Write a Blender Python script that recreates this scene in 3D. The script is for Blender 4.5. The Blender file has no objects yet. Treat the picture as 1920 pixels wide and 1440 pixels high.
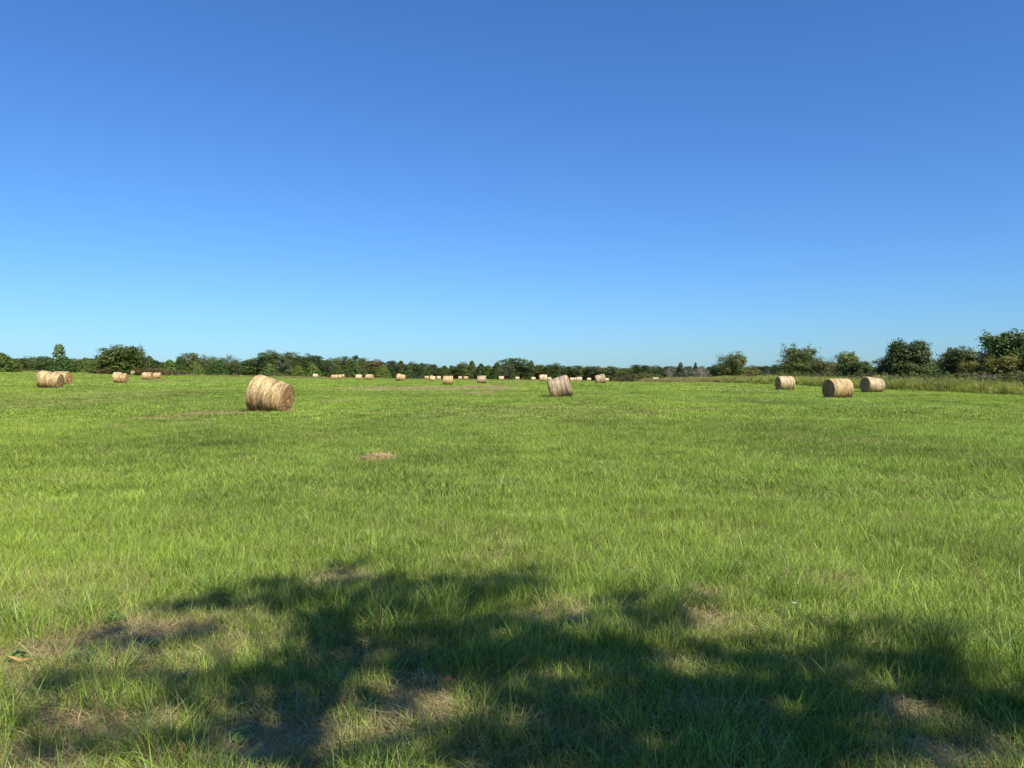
import bpy, math, random
import numpy as np
from mathutils import Vector, Matrix

SC = bpy.context.scene
COL = SC.collection
R0 = random.Random(7)
D2R = math.radians

# ------------------------------------------------------------------ camera
CAM_H, FPX, PITCH = 1.6, 1450.0, math.atan(20 / 1450.0)
cam_data = bpy.data.cameras.new('camera')
cam = bpy.data.objects.new('camera', cam_data)
COL.objects.link(cam)
cam.location = (0, 0, CAM_H)
cam.rotation_euler = (math.pi / 2 - PITCH, 0, 0)
cam_data.sensor_width = 36
cam_data.lens = 36 * FPX / 1920
cam_data.clip_start = 0.05
cam_data.clip_end = 20000
SC.camera = cam

# ------------------------------------------------------------------ sun, sky, exposure
SUN = Vector((0.42, -0.55, 0.72)).normalized()
sun_el = math.asin(SUN.z)
sun_az = math.atan2(SUN.x, SUN.y)
sd = bpy.data.lights.new('sun', 'SUN')
sd.energy = 4.8
sd.angle = D2R(0.53)
sd.color = (1.0, 0.95, 0.86)
sun = bpy.data.objects.new('sun', sd)
COL.objects.link(sun)
sun.rotation_euler = SUN.to_track_quat('Z', 'Y').to_euler()
sun.location = (20, -30, 40)

world = bpy.data.worlds.new('World')
SC.world = world
world.use_nodes = True
wn = world.node_tree
wn.nodes.clear()
sky = wn.nodes.new('ShaderNodeTexSky')
sky.sky_type = 'NISHITA'
sky.sun_disc = False
sky.sun_elevation = sun_el
sky.sun_rotation = sun_az
sky.altitude = 200
sky.air_density = 1.15
sky.dust_density = 0.3
sky.ozone_density = 4.0
tint = wn.nodes.new('ShaderNodeMix')          # the camera's cool rendering of a deep blue sky
tint.data_type = 'RGBA'; tint.blend_type = 'MULTIPLY'
tint.inputs[0].default_value = 1.0
tint.inputs[7].default_value = (0.378, 0.642, 1.0, 1)
bg = wn.nodes.new('ShaderNodeBackground')
bg.inputs['Strength'].default_value = 0.0925
wo = wn.nodes.new('ShaderNodeOutputWorld')
wn.links.new(sky.outputs[0], tint.inputs[6])
wn.links.new(tint.outputs[2], bg.inputs['Color'])
wn.links.new(bg.outputs[0], wo.inputs['Surface'])
SC.view_settings.view_transform = 'Standard'
SC.view_settings.look = 'None'
SC.view_settings.exposure = 0.7
SC.view_settings.gamma = 1.0
SC.view_settings.use_curve_mapping = False
SC.cycles.max_bounces = 8
SC.cycles.transparent_max_bounces = 8
try:
    SC.cycles.use_fast_gi = False
except Exception:
    pass

# ------------------------------------------------------------------ helpers
def ray(px, py):
    u, v = (px - 960) / FPX, (py - 720) / FPX
    c, s = math.cos(PITCH), math.sin(PITCH)
    return (u, c - v * s, -s - v * c)          # F + u X - v U

def at_depth(px, py, Y):
    d = ray(px, py)
    k = Y / d[1]
    return d[0] * k, Y, CAM_H + d[2] * k

def ground_flat(px, py, z=0.0):
    d = ray(px, py)
    k = (z - CAM_H) / d[2]
    return d[0] * k, d[1] * k

def tag(o, label=None, cat=None, group=None, kind=None):
    if label: o['label'] = label
    if cat: o['category'] = cat
    if group: o['group'] = group
    if kind: o['kind'] = kind
    return o

def link(name, me, mat=None, parent=None):
    o = bpy.data.objects.new(name, me)
    COL.objects.link(o)
    if mat is not None and me is not None and len(me.materials) == 0:
        me.materials.append(mat)
    if parent is not None:
        o.parent = parent
    return o

def np_mesh(name, V, F, attrs=None, smooth=False):
    """V (n,3); F (m,k) with k = 3 or 4; attrs: {name: per-vertex float array}"""
    V = np.asarray(V, dtype=np.float32); F = np.asarray(F, dtype=np.int32)
    me = bpy.data.meshes.new(name)
    me.vertices.add(len(V)); me.vertices.foreach_set('co', V.ravel())
    k = F.shape[1]
    me.loops.add(F.size); me.loops.foreach_set('vertex_index', F.ravel())
    me.polygons.add(len(F))
    me.polygons.foreach_set('loop_start', np.arange(0, F.size, k, dtype=np.int32))
    me.polygons.foreach_set('loop_total', np.full(len(F), k, dtype=np.int32))
    if smooth:
        me.polygons.foreach_set('use_smooth', np.ones(len(F), dtype=bool))
    for n, a in (attrs or {}).items():
        at = me.attributes.new(n, 'FLOAT', 'POINT')
        at.data.foreach_set('value', np.asarray(a, dtype=np.float32))
    me.update(calc_edges=True)
    me.validate()
    return me

def _h(ix, iy, seed):
    n = (ix * 374761393 + iy * 668265263 + seed * 1442695041) & 0xffffffff
    n = ((n ^ (n >> 13)) * 1274126177) & 0xffffffff
    return ((n ^ (n >> 16)) & 0xffffff) / float(0xffffff)

def vnoise(x, y, seed=0):
    x = np.asarray(x, dtype=np.float64); y = np.asarray(y, dtype=np.float64)
    ix = np.floor(x).astype(np.int64); iy = np.floor(y).astype(np.int64)
    fx = x - ix; fy = y - iy
    fx = fx * fx * (3 - 2 * fx); fy = fy * fy * (3 - 2 * fy)
    a = _h(ix, iy, seed); b = _h(ix + 1, iy, seed); c = _h(ix, iy + 1, seed); d = _h(ix + 1, iy + 1, seed)
    return (a * (1 - fx) + b * fx) * (1 - fy) + (c * (1 - fx) + d * fx) * fy

def fbm(x, y, seed=0, o=4):
    s = 0; a = 0.5; t = 0
    for i in range(o):
        s = s + a * vnoise(x * 2 ** i + 17.3 * i, y * 2 ** i - 9.1 * i, seed + i); t += a; a *= 0.5
    return s / t

def smooth(x, a, b):
    t = np.clip((x - a) / (b - a), 0, 1)
    return t * t * (3 - 2 * t)

# ------------------------------------------------------------------ node helpers
class NT:
    def __init__(s, mat):
        s.t = mat.node_tree; s.n = s.t.nodes; s.l = s.t.links
    def add(s, typ, ins=None, **kw):
        nd = s.n.new(typ)
        for k, v in kw.items(): setattr(nd, k, v)
        for k, v in (ins or {}).items(): s.set(nd, k, v)
        return nd
    def set(s, nd, k, v):
        i = nd.inputs[k]
        if isinstance(v, bpy.types.NodeSocket): s.l.new(v, i)
        elif isinstance(v, (tuple, list)) and len(v) == 3 and i.type == 'RGBA': i.default_value = (*v, 1)
        else: i.default_value = v
    def mix(s, f, a, b, blend='MIX'):
        nd = s.n.new('ShaderNodeMix'); nd.data_type = 'RGBA'; nd.blend_type = blend
        s.set(nd, 0, f); s.set(nd, 6, a); s.set(nd, 7, b)
        return nd.outputs[2]
    def math(s, op, a, b=0.0, clamp=False):
        nd = s.n.new('ShaderNodeMath'); nd.operation = op; nd.use_clamp = clamp
        s.set(nd, 0, a); s.set(nd, 1, b)
        return nd.outputs[0]
    def ramp(s, v, a, b, lo=0.0, hi=1.0):
        nd = s.n.new('ShaderNodeMapRange'); nd.clamp = True
        s.set(nd, 0, v); s.set(nd, 1, a); s.set(nd, 2, b); s.set(nd, 3, lo); s.set(nd, 4, hi)
        return nd.outputs[0]
    def noise(s, vec, scale, detail=3, rough=0.55):
        nd = s.add('ShaderNodeTexNoise', {'Scale': scale, 'Detail': detail, 'Roughness': rough})
        if vec is not None: s.l.new(vec, nd.inputs['Vector'])
        return nd.outputs['Fac']
    def scaled(s, vec, sc):
        nd = s.n.new('ShaderNodeVectorMath'); nd.operation = 'MULTIPLY'
        s.l.new(vec, nd.inputs[0]); nd.inputs[1].default_value = sc
        return nd.outputs[0]
    def attr(s, name, typ='GEOMETRY'):
        nd = s.n.new('ShaderNodeAttribute'); nd.attribute_name = name; nd.attribute_type = typ
        return nd.outputs['Fac']

def new_mat(name):
    m = bpy.data.materials.new(name); m.use_nodes = True
    m.node_tree.nodes.clear()
    return m, NT(m)

def out_thin(t, color, rough=0.6, trans=0.3, spec=0.3, bump=None, tcol=None):
    """leaf-like surface: principled mixed with a translucent share"""
    p = t.add('ShaderNodeBsdfPrincipled', {'Base Color': color, 'Roughness': rough, 'Specular IOR Level': spec})
    if bump is not None: t.l.new(bump, p.inputs['Normal'])
    tr = t.add('ShaderNodeBsdfTranslucent', {'Color': tcol if tcol is not None else color})
    mx = t.add('ShaderNodeMixShader', {0: trans, 1: p.outputs[0], 2: tr.outputs[0]})
    o = t.add('ShaderNodeOutputMaterial'); t.l.new(mx.outputs[0], o.inputs[0])

# ------------------------------------------------------------------ bales: measured base, height -> place
# px centre, base py, height px, length m, yaw deg, tilt deg, taper, colour key, name of look, label
BALES = [
 (509, 773.0, 67.0, 1.46, -11, -10, -0.13, 'gold', 'big', 'large golden round bale leaning in the near field, its orange rolled end showing'),
 (1050, 745.5, 41.5, 1.38, 0, 17, 0.0, 'grey', 'big', 'grey pink round bale with dark bands, tilted sharply, nearest bale at the centre'),
 (1571, 747.0, 40.0, 1.55, 14, 0, 0.0, 'gold', 'big', 'golden speckled round bale with dark left end, nearest of the three by the right brush'),
 (1636, 738.0, 30.5, 1.60, 11, -4, -0.05, 'pale', 'big', 'pale round bale with dark left end, rightmost bale in front of the tall weeds'),
 (1472, 732.0, 28.5, 1.45, 4, 0, 0.0, 'pale', 'big', 'pale round bale left of the three standing by the right brush'),
 (95, 729.0, 33.0, 1.60, 7, -8, -0.06, 'gold', 'big', 'golden round bale at the far left, front one of an overlapping pair'),
 (116, 721.5, 27.0, 1.50, 0, 0, 0.0, 'gold', 'mid', 'golden round bale half hidden behind the front bale at far left'),
 (84, 717.0, 22.0, 1.40, 5, 0, 0.0, 'light', 'mid', 'light round bale only peeping over the far left pair'),
 (227, 719.5, 20.5, 1.55, 4, 0, 0.0, 'gold', 'mid', 'golden round bale before the big round tree on the left'),
 (221, 712.5, 14.8, 1.40, 4, 0, 0.0, 'light', 'far', 'light bale top showing over the golden bale before the big round tree'),
 (251.5, 706.5, 9.6, 1.50, 6, 0, 0.0, 'light', 'far', 'small light bale just right of the big round tree, at the field edge'),
 (266, 705.5, 9.0, 1.40, 5, 0, 0.0, 'light', 'far', 'small light bale mostly behind the left bale of a close pair'),
 (276.5, 712.5, 16.0, 1.50, 4, 0, 0.0, 'gold', 'mid', 'larger left bale of a close pair right of the big round tree'),
 (295, 711.5, 12.8, 1.50, 5, 0, 0.0, 'gold', 'far', 'smaller right bale of a close pair right of the big round tree'),
 (391, 706.8, 8.4, 1.50, 14, 0, 0.0, 'light', 'far', 'left bale of two touching far bales under the left cedars'),
 (401, 707.0, 8.4, 1.50, -14, 0, 0.0, 'light', 'far', 'right bale of two touching far bales under the left cedars'),
 (439.5, 707.0, 8.0, 1.45, 0, 0, 0.0, 'light', 'far', 'single far bale left of the large leaning bale'),
 (482.5, 706.8, 7.6, 1.45, 0, 0, 0.0, 'light', 'far', 'far bale peeping out behind the upper left of the large leaning bale'),
 (592, 709.2, 8.8, 1.50, 0, -6, -0.06, 'light', 'far', 'small far bale first to the right of the large leaning bale'),
 (627.5, 712.6, 10.6, 1.55, 0, 0, 0.0, 'gold', 'far', 'left bale in front of a tight cluster of three far bales'),
 (635.5, 712.2, 9.6, 1.45, 0, 0, 0.0, 'gold', 'far', 'middle bale of a tight cluster of three far bales'),
 (642, 709.4, 8.0, 1.45, 0, 0, 0.0, 'gold', 'far', 'right rear bale of a tight cluster of three far bales'),
 (663.5, 709.0, 5.2, 1.45, 0, 0, 0.0, 'light', 'far', 'tiny far bale just left of an upright pale bale'),
 (673, 712.6, 11.2, 1.50, 0, 0, 0.0, 'light', 'far', 'upright looking pale bale between a tiny bale and a golden bale'),
 (693, 713.2, 12.4, 1.60, -4, 0, 0.0, 'gold', 'far', 'golden far bale with brown right end, right of the upright pale bale'),
 (752, 714.5, 14.2, 1.62, -6, -9, -0.06, 'gold', 'mid', 'golden bale sloping to the right, alone left of centre'),
 (787.5, 711.2, 4.4, 1.40, 0, 0, 0.0, 'light', 'far', 'lowest tiniest bale at the left end of the row of five'),
 (793.5, 711.6, 6.0, 1.40, 0, 0, 0.0, 'light', 'far', 'second tiny bale from the left in the row of five'),
 (800.5, 711.9, 7.2, 1.55, -3, 0, 0.0, 'gold', 'far', 'golden third bale from the left in the row of five'),
 (811, 715.6, 11.0, 1.30, 0, -12, 0.0, 'light', 'far', 'pale leaning bale standing in front of the row of small bales'),
 (822.8, 712.0, 7.6, 1.50, 0, -3, 0.0, 'light', 'far', 'light bale at the right end of the row of small bales'),
 (840, 722.0, 18.4, 1.45, 4, 0, 0.0, 'gold', 'mid', 'golden bale with dark left edge, beside the brown patch at the centre'),
 (863, 712.4, 6.6, 1.45, 0, 0, 0.0, 'light', 'far', 'left one of two small bales between the two banded centre bales'),
 (873.6, 713.0, 8.2, 1.50, 0, 0, 0.0, 'gold', 'far', 'right one of two small bales between the two banded centre bales'),
 (903, 719.8, 16.2, 1.45, 4, 2, 0.0, 'grey', 'mid', 'greyish streaked bale with dark left edge right of the golden centre bale'),
 (940, 713.0, 8.6, 1.60, 0, 0, 0.0, 'light', 'far', 'pale far bale under the big dark round tree, first from the left'),
 (970, 712.6, 6.6, 1.60, 0, 0, 0.0, 'light', 'far', 'small cream bale under the big dark round tree, right of its trunk'),
 (1000, 713.7, 7.4, 1.60, 0, 0, 0.0, 'light', 'far', 'small cream bale just left of the square looking banded bale'),
 (1018.5, 715.4, 14.2, 1.45, 0, 0, 0.0, 'light', 'mid', 'cream square looking bale with a dark seam left of the tilted grey bale'),
 (1030, 713.6, 5.6, 1.50, 0, 0, 0.0, 'light', 'far', 'tiny cream bale half hidden by the top left of the tilted grey bale'),
 (1072.3, 714.6, 7.2, 1.65, 0, -3, 0.0, 'light', 'far', 'cream bale just right of the tilted grey bale'),
 (1078.8, 714.4, 5.6, 0.9, 0, 0, 0.0, 'light', 'far', 'narrow cream sliver of a bale between two cream far bales'),
 (1086, 716.2, 10.2, 1.45, 0, 0, 0.0, 'light', 'far', 'cream bale halfway between the tilted grey and the tilted pinkish bale'),
 (1104.3, 715.6, 5.6, 1.55, 0, 0, 0.0, 'light', 'far', 'tiny cream bale just left of the tilted pinkish bale'),
 (1125.5, 719.4, 18.4, 1.45, 2, 13, 0.0, 'grey', 'mid', 'tilted pinkish brown bale with dark seams right of the centre'),
 (1138, 716.0, 7.2, 1.40, 0, 6, 0.0, 'light', 'far', 'pale bale hidden behind the right side of the tilted pinkish bale'),
 (1229.5, 717.2, 10.0, 1.50, 4, 5, 0.0, 'light', 'far', 'lone small cream bale in front of the brown brush right of centre'),
]
DIA = 1.5
BPOS = []
CP = []                                # terrain control points: x, y, z
for b in BALES:
    Y = min(DIA * FPX / b[2], 318.0)
    x, y, z = at_depth(b[0], b[1], Y)
    BPOS.append((x, y)); CP.append((x, y, z, 1.0))
# edge of field seen at the foot of the trees and of the brush: px, py, depth
for px, py, Y in [(-200, 698, 230), (0, 698, 235), (100, 698, 235), (200, 699, 240), (300, 701.5, 255), (400, 704, 270),
                  (500, 705, 285), (600, 708, 300), (700, 709, 320), (800, 710.5, 330), (900, 711.5, 335),
                  (1000, 713, 335), (1100, 714.5, 330), (1180, 715.5, 300), (1240, 716, 240),
                  (1345, 717, 165), (1400, 720, 125), (1460, 722, 112), (1540, 725, 99), (1640, 731, 80),
                  (1760, 736, 68), (1920, 741.5, 60), (2100, 760, 48)]:
    x, y, z = at_depth(px, py, Y)
    CP.append((x, y, z, 1.5))
for az in range(-180, 180, 8):
    for d in (3, 6, 10, 15, 20, 28):
        CP.append((d * math.sin(D2R(az)), d * math.cos(D2R(az)), 0.0, 1.0))
    if abs(az) > 50:
        for d in (45, 80, 150, 260):
            CP.append((d * math.sin(D2R(az)), d * math.cos(D2R(az)), 0.0, 1.0))
    for d in (500, 900, 2000, 5000):
        CP.append((d * math.sin(D2R(az)), d * math.cos(D2R(az)), 1.2 if az < -10 and az > -60 else -1.6, 1.0))
CP = np.array(CP)
CPa = np.degrees(np.arctan2(CP[:, 0], CP[:, 1])); CPs = np.log(np.hypot(CP[:, 0], CP[:, 1]))

def terrain0(x, y):
    x = np.atleast_1d(np.asarray(x, float)); y = np.atleast_1d(np.asarray(y, float))
    out = np.empty(len(x))
    for i in range(0, len(x), 20000):
        xx, yy = x[i:i + 20000], y[i:i + 20000]
        a = np.degrees(np.arctan2(xx, yy)); s = np.log(np.maximum(np.hypot(xx, yy), 1.0))
        da = np.abs(a[:, None] - CPa[None]); da = np.minimum(da, 360 - da)
        w = np.exp(-0.5 * (da / 4.5) ** 2 - 0.5 * ((s[:, None] - CPs[None]) / 0.17) ** 2) * CP[None, :, 3] + 1e-9 * np.exp(-0.5 * (da / 15) ** 2 - np.abs(s[:, None] - CPs[None]))
        out[i:i + 20000] = (w * CP[None, :, 2]).sum(1) / w.sum(1)
    return out

# second pass: what the smooth surface misses at the measured points, spread only near them
_m = (np.abs(CPa) < 45) & (CP[:, 1] > 30) & (CP[:, 1] < 450)
RES = np.column_stack([CPa[_m], CPs[_m], CP[_m, 2] - terrain0(CP[_m, 0], CP[_m, 1])])

def terrain(x, y):
    x = np.atleast_1d(np.asarray(x, float)); y = np.atleast_1d(np.asarray(y, float))
    out = terrain0(x, y)
    for i in range(0, len(x), 20000):
        a = np.degrees(np.arctan2(x[i:i + 20000], y[i:i + 20000])); s = np.log(np.maximum(np.hypot(x[i:i + 20000], y[i:i + 20000]), 1.0))
        w = np.exp(-0.5 * ((a[:, None] - RES[None, :, 0]) / 1.5) ** 2 - 0.5 * ((s[:, None] - RES[None, :, 1]) / 0.10) ** 2)
        out[i:i + 20000] += (w * RES[None, :, 2]).sum(1) / (w.sum(1) + 0.25)
    relief = (fbm(x * 0.45, y * 0.45, 5, 3) - 0.5) * 0.10 + (fbm(x * 2.1, y * 2.1, 9, 2) - 0.5) * 0.05
    return out + relief * (1 - 0.6 * smooth(np.hypot(x, y), 15, 40))

def tz(x, y): return float(terrain([x], [y])[0])

# dry patches: px, py, half width px, half height px, strength
PATCH = [(240, 1230, 380, 110, .30), (520, 1400, 420, 70, .30), (130, 1120, 260, 50, .15), (1380, 1190, 160, 50, .12), (250, 1195, 130, 26, .9), (215, 1362, 150, 34, 1.0), (800, 1345, 95, 46, .62), (520, 1405, 140, 34, .75), (60, 1235, 80, 22, .8),
         (40, 1440, 120, 40, .6), (640, 1095, 60, 16, .55), (1320, 1120, 26, 14, .8), (1345, 1190, 60, 40, .5), (1720, 1335, 70, 16, .8),
         (1800, 1425, 120, 22, .7), (1180, 1425, 60, 22, .7), (1040, 1165, 60, 22, .45), (330, 1290, 60, 18, .7), (1560, 1095, 90, 14, .3),
         (1830, 1215, 60, 18, .35), (1270, 1260, 60, 25, .4), (450, 1320, 60, 30, .5),
         (395, 774.5, 52, 5.6, 1.0), (300, 785.5, 66, 3.6, 1.0), (370, 794.5, 28, 2.5, .7), (210, 802, 26, 2.2, .7), (452, 775, 22, 2.0, .6),
         (620, 752, 34, 1.8, .9), (690, 777, 28, 2.0, .5), (640, 728, 60, 2.0, .8), (560, 725, 40, 1.5, .5),
         (745, 726, 90, 4.0, .85), (835, 727, 60, 3.0, .9), (880, 724, 40, 4, .9), (930, 727, 45, 5, .75), (905, 735, 30, 2.5, .8), (1210, 777, 40, 2.4, .5),
         (1100, 752, 20, 2, .3), (980, 716, 40, 1.2, .5), (457, 861, 9, 3, .6), (708, 861, 34, 6, .8), (1420, 747, 40, 1.8, .4), (180, 722, 60, 1.2, .4),
         (500, 717, 60, 1.5, .5), (1780, 744, 14, 1.0, .9), (350, 722, 60, 1.4, .35), (70, 760, 60, 2.0, .3), (1300, 770, 70, 2, .35), (1600, 830, 100, 5, .2)]
PW = []
for px, py, hw, hh, s in PATCH:
    x0, y0 = ground_flat(px, py)
    _, ya = ground_flat(px, py - hh); _, yb = ground_flat(px, py + hh)
    PW.append((x0, (ya + yb) / 2, hw / FPX * y0, (ya - yb) / 2, s))
# small world-space dips in cover everywhere else come from noise
def dryness(x, y):
    x = np.asarray(x, float); y = np.asarray(y, float)
    d = np.zeros_like(x)
    wob = (fbm(x * 2.2, y * 1.6, 31, 4) - 0.5) * 1.7
    wob2 = (fbm(x * 0.5, y * 0.2, 33, 4) - 0.5) * 1.7
    far = smooth(y, 12, 25)
    wob = wob * (1 - far) + wob2 * far
    for cx, cy, rx, ry, s in PW:
        q = np.sqrt(((x - cx) / rx) ** 2 + ((y - cy) / ry) ** 2) + wob
        d = np.maximum(d, s * (1 - smooth(q, 0.55, 1.35)))
    n = fbm(x * 0.9, y * 0.9, 41, 4)
    near = 1 - smooth(y, 5, 9)
    d = np.maximum(d, smooth(n, 0.60, 0.78) * (0.12 + 0.22 * near * (y < 4.6)))
    n2 = fbm(x * 0.09, y * 0.035, 43, 4)
    d = np.maximum(d, smooth(n2, 0.60, 0.75) * 0.22 * smooth(y, 15, 40))
    return np.clip(d, 0, 1)

# ------------------------------------------------------------------ materials
def mat_ground():
    m, t = new_mat('turf_soil')
    geo = t.add('ShaderNodeNewGeometry'); P = geo.outputs['Position']
    dry = t.attr('dry'); cover = t.attr('cover')
    n1 = t.noise(P, 38, 5, .7); n2 = t.noise(t.scaled(P, (1, 1, 1)), 3.0, 4); n3 = t.noise(P, 0.12, 4); n4 = t.noise(t.scaled(P, (9, 3.2, 3)), 14, 4, .7)
    n5 = t.noise(t.scaled(P, (.05, .02, .05)), 1.0, 5, .6)
    thatch = t.mix(n1, (0.060, 0.042, 0.012), (0.33, 0.235, 0.085))
    thatch = t.mix(t.ramp(n4, .35, .65), thatch, (0.33, 0.24, 0.085))
    under = t.mix(n1, (0.024, 0.036, 0.008), (0.10, 0.135, 0.03))
    near = t.mix(t.ramp(dry, .15, .7), under, thatch)
    gr = t.mix(t.ramp(n4, .3, .7), (0.11, 0.18, 0.02), (0.22, 0.29, 0.05))
    gr = t.mix(t.ramp(n5, .38, .62), gr, t.mix(n4, (0.15, 0.20, 0.02), (0.27, 0.31, 0.06)))
    gr = t.mix(t.math('MULTIPLY', t.ramp(dry, .1, .9), .8), gr, t.mix(n4, (0.16, 0.12, 0.055), (0.33, 0.25, 0.13)))
    col = t.mix(cover, near, gr)
    b = t.add('ShaderNodeBump', {'Strength': .9, 'Distance': .03, 'Height': n1})
    p = t.add('ShaderNodeBsdfPrincipled', {'Base Color': col, 'Roughness': .95, 'Specular IOR Level': .1, 'Normal': b.outputs[0]})
    o = t.add('ShaderNodeOutputMaterial'); t.l.new(p.outputs[0], o.inputs[0])
    return m

def mat_grass(name, lo, hi, straw_lo=(0.28, 0.21, 0.09), straw_hi=(0.54, 0.44, 0.22), trans=.32, base_dry=0.0):
    m, t = new_mat(name)
    geo = t.add('ShaderNodeNewGeometry'); P = geo.outputs['Position']
    bl = t.attr('bl'); dry = t.attr('dry', 'INSTANCER'); var = t.attr('var', 'INSTANCER')
    n = t.noise(P, 0.55, 4, .6); nf = t.noise(t.scaled(P, (.06, .03, .1)), 1.0, 5, .62); nm = t.noise(t.scaled(P, (1, .5, 1)), 0.16, 3, .6)
    f = t.math('ADD', t.math('MULTIPLY', bl, .66), t.math('MULTIPLY', var, .26))
    f = t.math('ADD', f, t.math('MULTIPLY', t.ramp(n, .3, .7), .14))
    f = t.math('ADD', f, t.ramp(nm, .3, .7, -.08, .16), True)
    f = t.ramp(f, .32, .80)
    g = t.mix(f, lo, hi)
    g = t.mix(t.ramp(nf, .40, .62, 0, .65), g, t.mix(f, (lo[0] * 1.5, lo[1] * 1.2, lo[2]), (hi[0] * 1.12, hi[1] * 1.04, hi[2] * .8)))
    # a fold in the blade number gives each blade its own straw threshold
    fold = t.math('FRACT', t.math('MULTIPLY', bl, 7.31))
    dd = t.math('ADD', dry, base_dry)
    s = t.ramp(t.math('SUBTRACT', t.math('MULTIPLY', dd, 1.15), fold), -.04, .10)
    straw = t.mix(t.math('FRACT', t.math('MULTIPLY', bl, 3.7)), straw_lo, straw_hi)
    col = t.mix(s, g, straw)
    tc = t.mix(.5, col, t.mix(1.0, col, (1.0, 1.15, .45), 'MULTIPLY'))
    out_thin(t, col, .42, trans, .28, tcol=tc)
    return m

def mat_leaf(name, trans=.25, rough=.5):
    m, t = new_mat(name)
    oi = t.add('ShaderNodeObjectInfo')
    tint = t.attr('tint')
    geo = t.add('ShaderNodeNewGeometry')
    n = t.noise(geo.outputs['Position'], .8, 3)
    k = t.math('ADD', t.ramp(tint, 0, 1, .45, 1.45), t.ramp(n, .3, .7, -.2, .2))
    comb = t.add('ShaderNodeCombineColor', {0: k, 1: k, 2: k})
    col = t.mix(1.0, oi.outputs['Color'], comb.outputs[0], 'MULTIPLY')
    col = t.mix(t.ramp(t.math('FRACT', t.math('MULTIPLY', tint, 5.7)), .75, 1.0, 0, .5), col, t.mix(1.0, col, (1.5, 1.35, .55), 'MULTIPLY'))
    out_thin(t, col, rough, trans, .3)
    return m

def mat_bark():
    m, t = new_mat('bark')
    tc = t.add('ShaderNodeTexCoord')
    n = t.noise(t.scaled(tc.outputs['Object'], (1, 1, .2)), 18, 5, .7)
    col = t.mix(n, (0.05, 0.04, 0.03), (0.22, 0.18, 0.14))
    b = t.add('ShaderNodeBump', {'Strength': .8, 'Distance': .03, 'Height': n})
    p = t.add('ShaderNodeBsdfPrincipled', {'Base Color': col, 'Roughness': .9, 'Normal': b.outputs[0]})
    o = t.add('ShaderNodeOutputMaterial'); t.l.new(p.outputs[0], o.inputs[0])
    return m

def mat_hay_body():
    m, t = new_mat('rolled_hay')
    tc = t.add('ShaderNodeTexCoord'); oi = t.add('ShaderNodeObjectInfo'); O = t.attr('ax')
    pos = t.add('ShaderNodeAttribute'); pos.attribute_name = 'roll'; V = pos.outputs['Vector']
    off = t.add('ShaderNodeVectorMath', operation='ADD'); t.l.new(V, off.inputs[0])
    cmb = t.add('ShaderNodeCombineXYZ', {0: t.math('MULTIPLY', oi.outputs['Random'], 37.0), 1: 0.0, 2: 0.0}); t.l.new(cmb.outputs[0], off.inputs[1])
    V = off.outputs[0]
    band = t.noise(t.scaled(V, (6.5, .9, .9)), 1.0, 5, .7)
    band2 = t.noise(t.scaled(V, (24, 1.8, 1.8)), 1.0, 4, .7)
    fine = t.noise(t.scaled(V, (70, 9, 9)), 1.0, 3, .7)
    spk = t.noise(t.scaled(V, (26, 26, 26)), 1.0, 3, .75)
    col = t.mix(t.ramp(band, .37, .63), (0.45, 0.43, 0.40), (1.46, 1.43, 1.38))
    col = t.mix(t.ramp(band2, .40, .62, 0, .8), col, t.mix(1.0, col, (.62, .55, .50), 'MULTIPLY'))
    k = t.ramp(fine, .30, .70, .50, 1.45)
    k2 = t.ramp(spk, .36, .64, .50, 1.45)
    kk = t.math('MULTIPLY', k, k2)
    c3 = t.add('ShaderNodeCombineColor', {0: kk, 1: kk, 2: kk})
    col = t.mix(1.0, col, c3.outputs[0], 'MULTIPLY')
    col = t.mix(1.0, col, oi.outputs['Color'], 'MULTIPLY')
    # shading painted into the hay colour: darker and redder low on the roll
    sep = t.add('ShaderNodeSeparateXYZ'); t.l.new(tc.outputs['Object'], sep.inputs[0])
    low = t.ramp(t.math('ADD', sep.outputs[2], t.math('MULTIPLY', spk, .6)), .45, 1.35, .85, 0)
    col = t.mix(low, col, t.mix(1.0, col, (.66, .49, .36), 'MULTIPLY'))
    h = t.math('ADD', t.math('MULTIPLY', fine, .5), t.math('ADD', t.math('MULTIPLY', band2, .9), spk))
    b = t.add('ShaderNodeBump', {'Strength': .75, 'Distance': .04, 'Height': h})
    p = t.add('ShaderNodeBsdfPrincipled', {'Base Color': col, 'Roughness': .62, 'Specular IOR Level': .3, 'Normal': b.outputs[0]})
    o = t.add('ShaderNodeOutputMaterial'); t.l.new(p.outputs[0], o.inputs[0])
    return m

def mat_hay_end():
    m, t = new_mat('rolled_hay_end')
    pos = t.add('ShaderNodeAttribute'); pos.attribute_name = 'roll'; V = pos.outputs['Vector']
    tc = t.add('ShaderNodeTexCoord')
    sp = t.noise(t.scaled(V, (13, 2.2, 1)), 1.0, 4, .65)
    f2 = t.noise(tc.outputs['Object'], 22, 4, .75)
    col = t.mix(t.ramp(sp, .36, .62), (0.10, 0.050, 0.020), (0.66, 0.38, 0.16))
    col = t.mix(t.ramp(f2, .50, .72, 0, .7), col, (0.70, 0.46, 0.22))
    col = t.mix(t.ramp(f2, .34, .48, .9, 0), col, (0.035, 0.017, 0.008))
    h = t.math('ADD', sp, f2)
    b = t.add('ShaderNodeBump', {'Strength': 1.0, 'Distance': .08, 'Height': h})
    p = t.add('ShaderNodeBsdfPrincipled', {'Base Color': col, 'Roughness': .85, 'Specular IOR Level': .15, 'Normal': b.outputs[0]})
    o = t.add('ShaderNodeOutputMaterial'); t.l.new(p.outputs[0], o.inputs[0])
    return m

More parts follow.
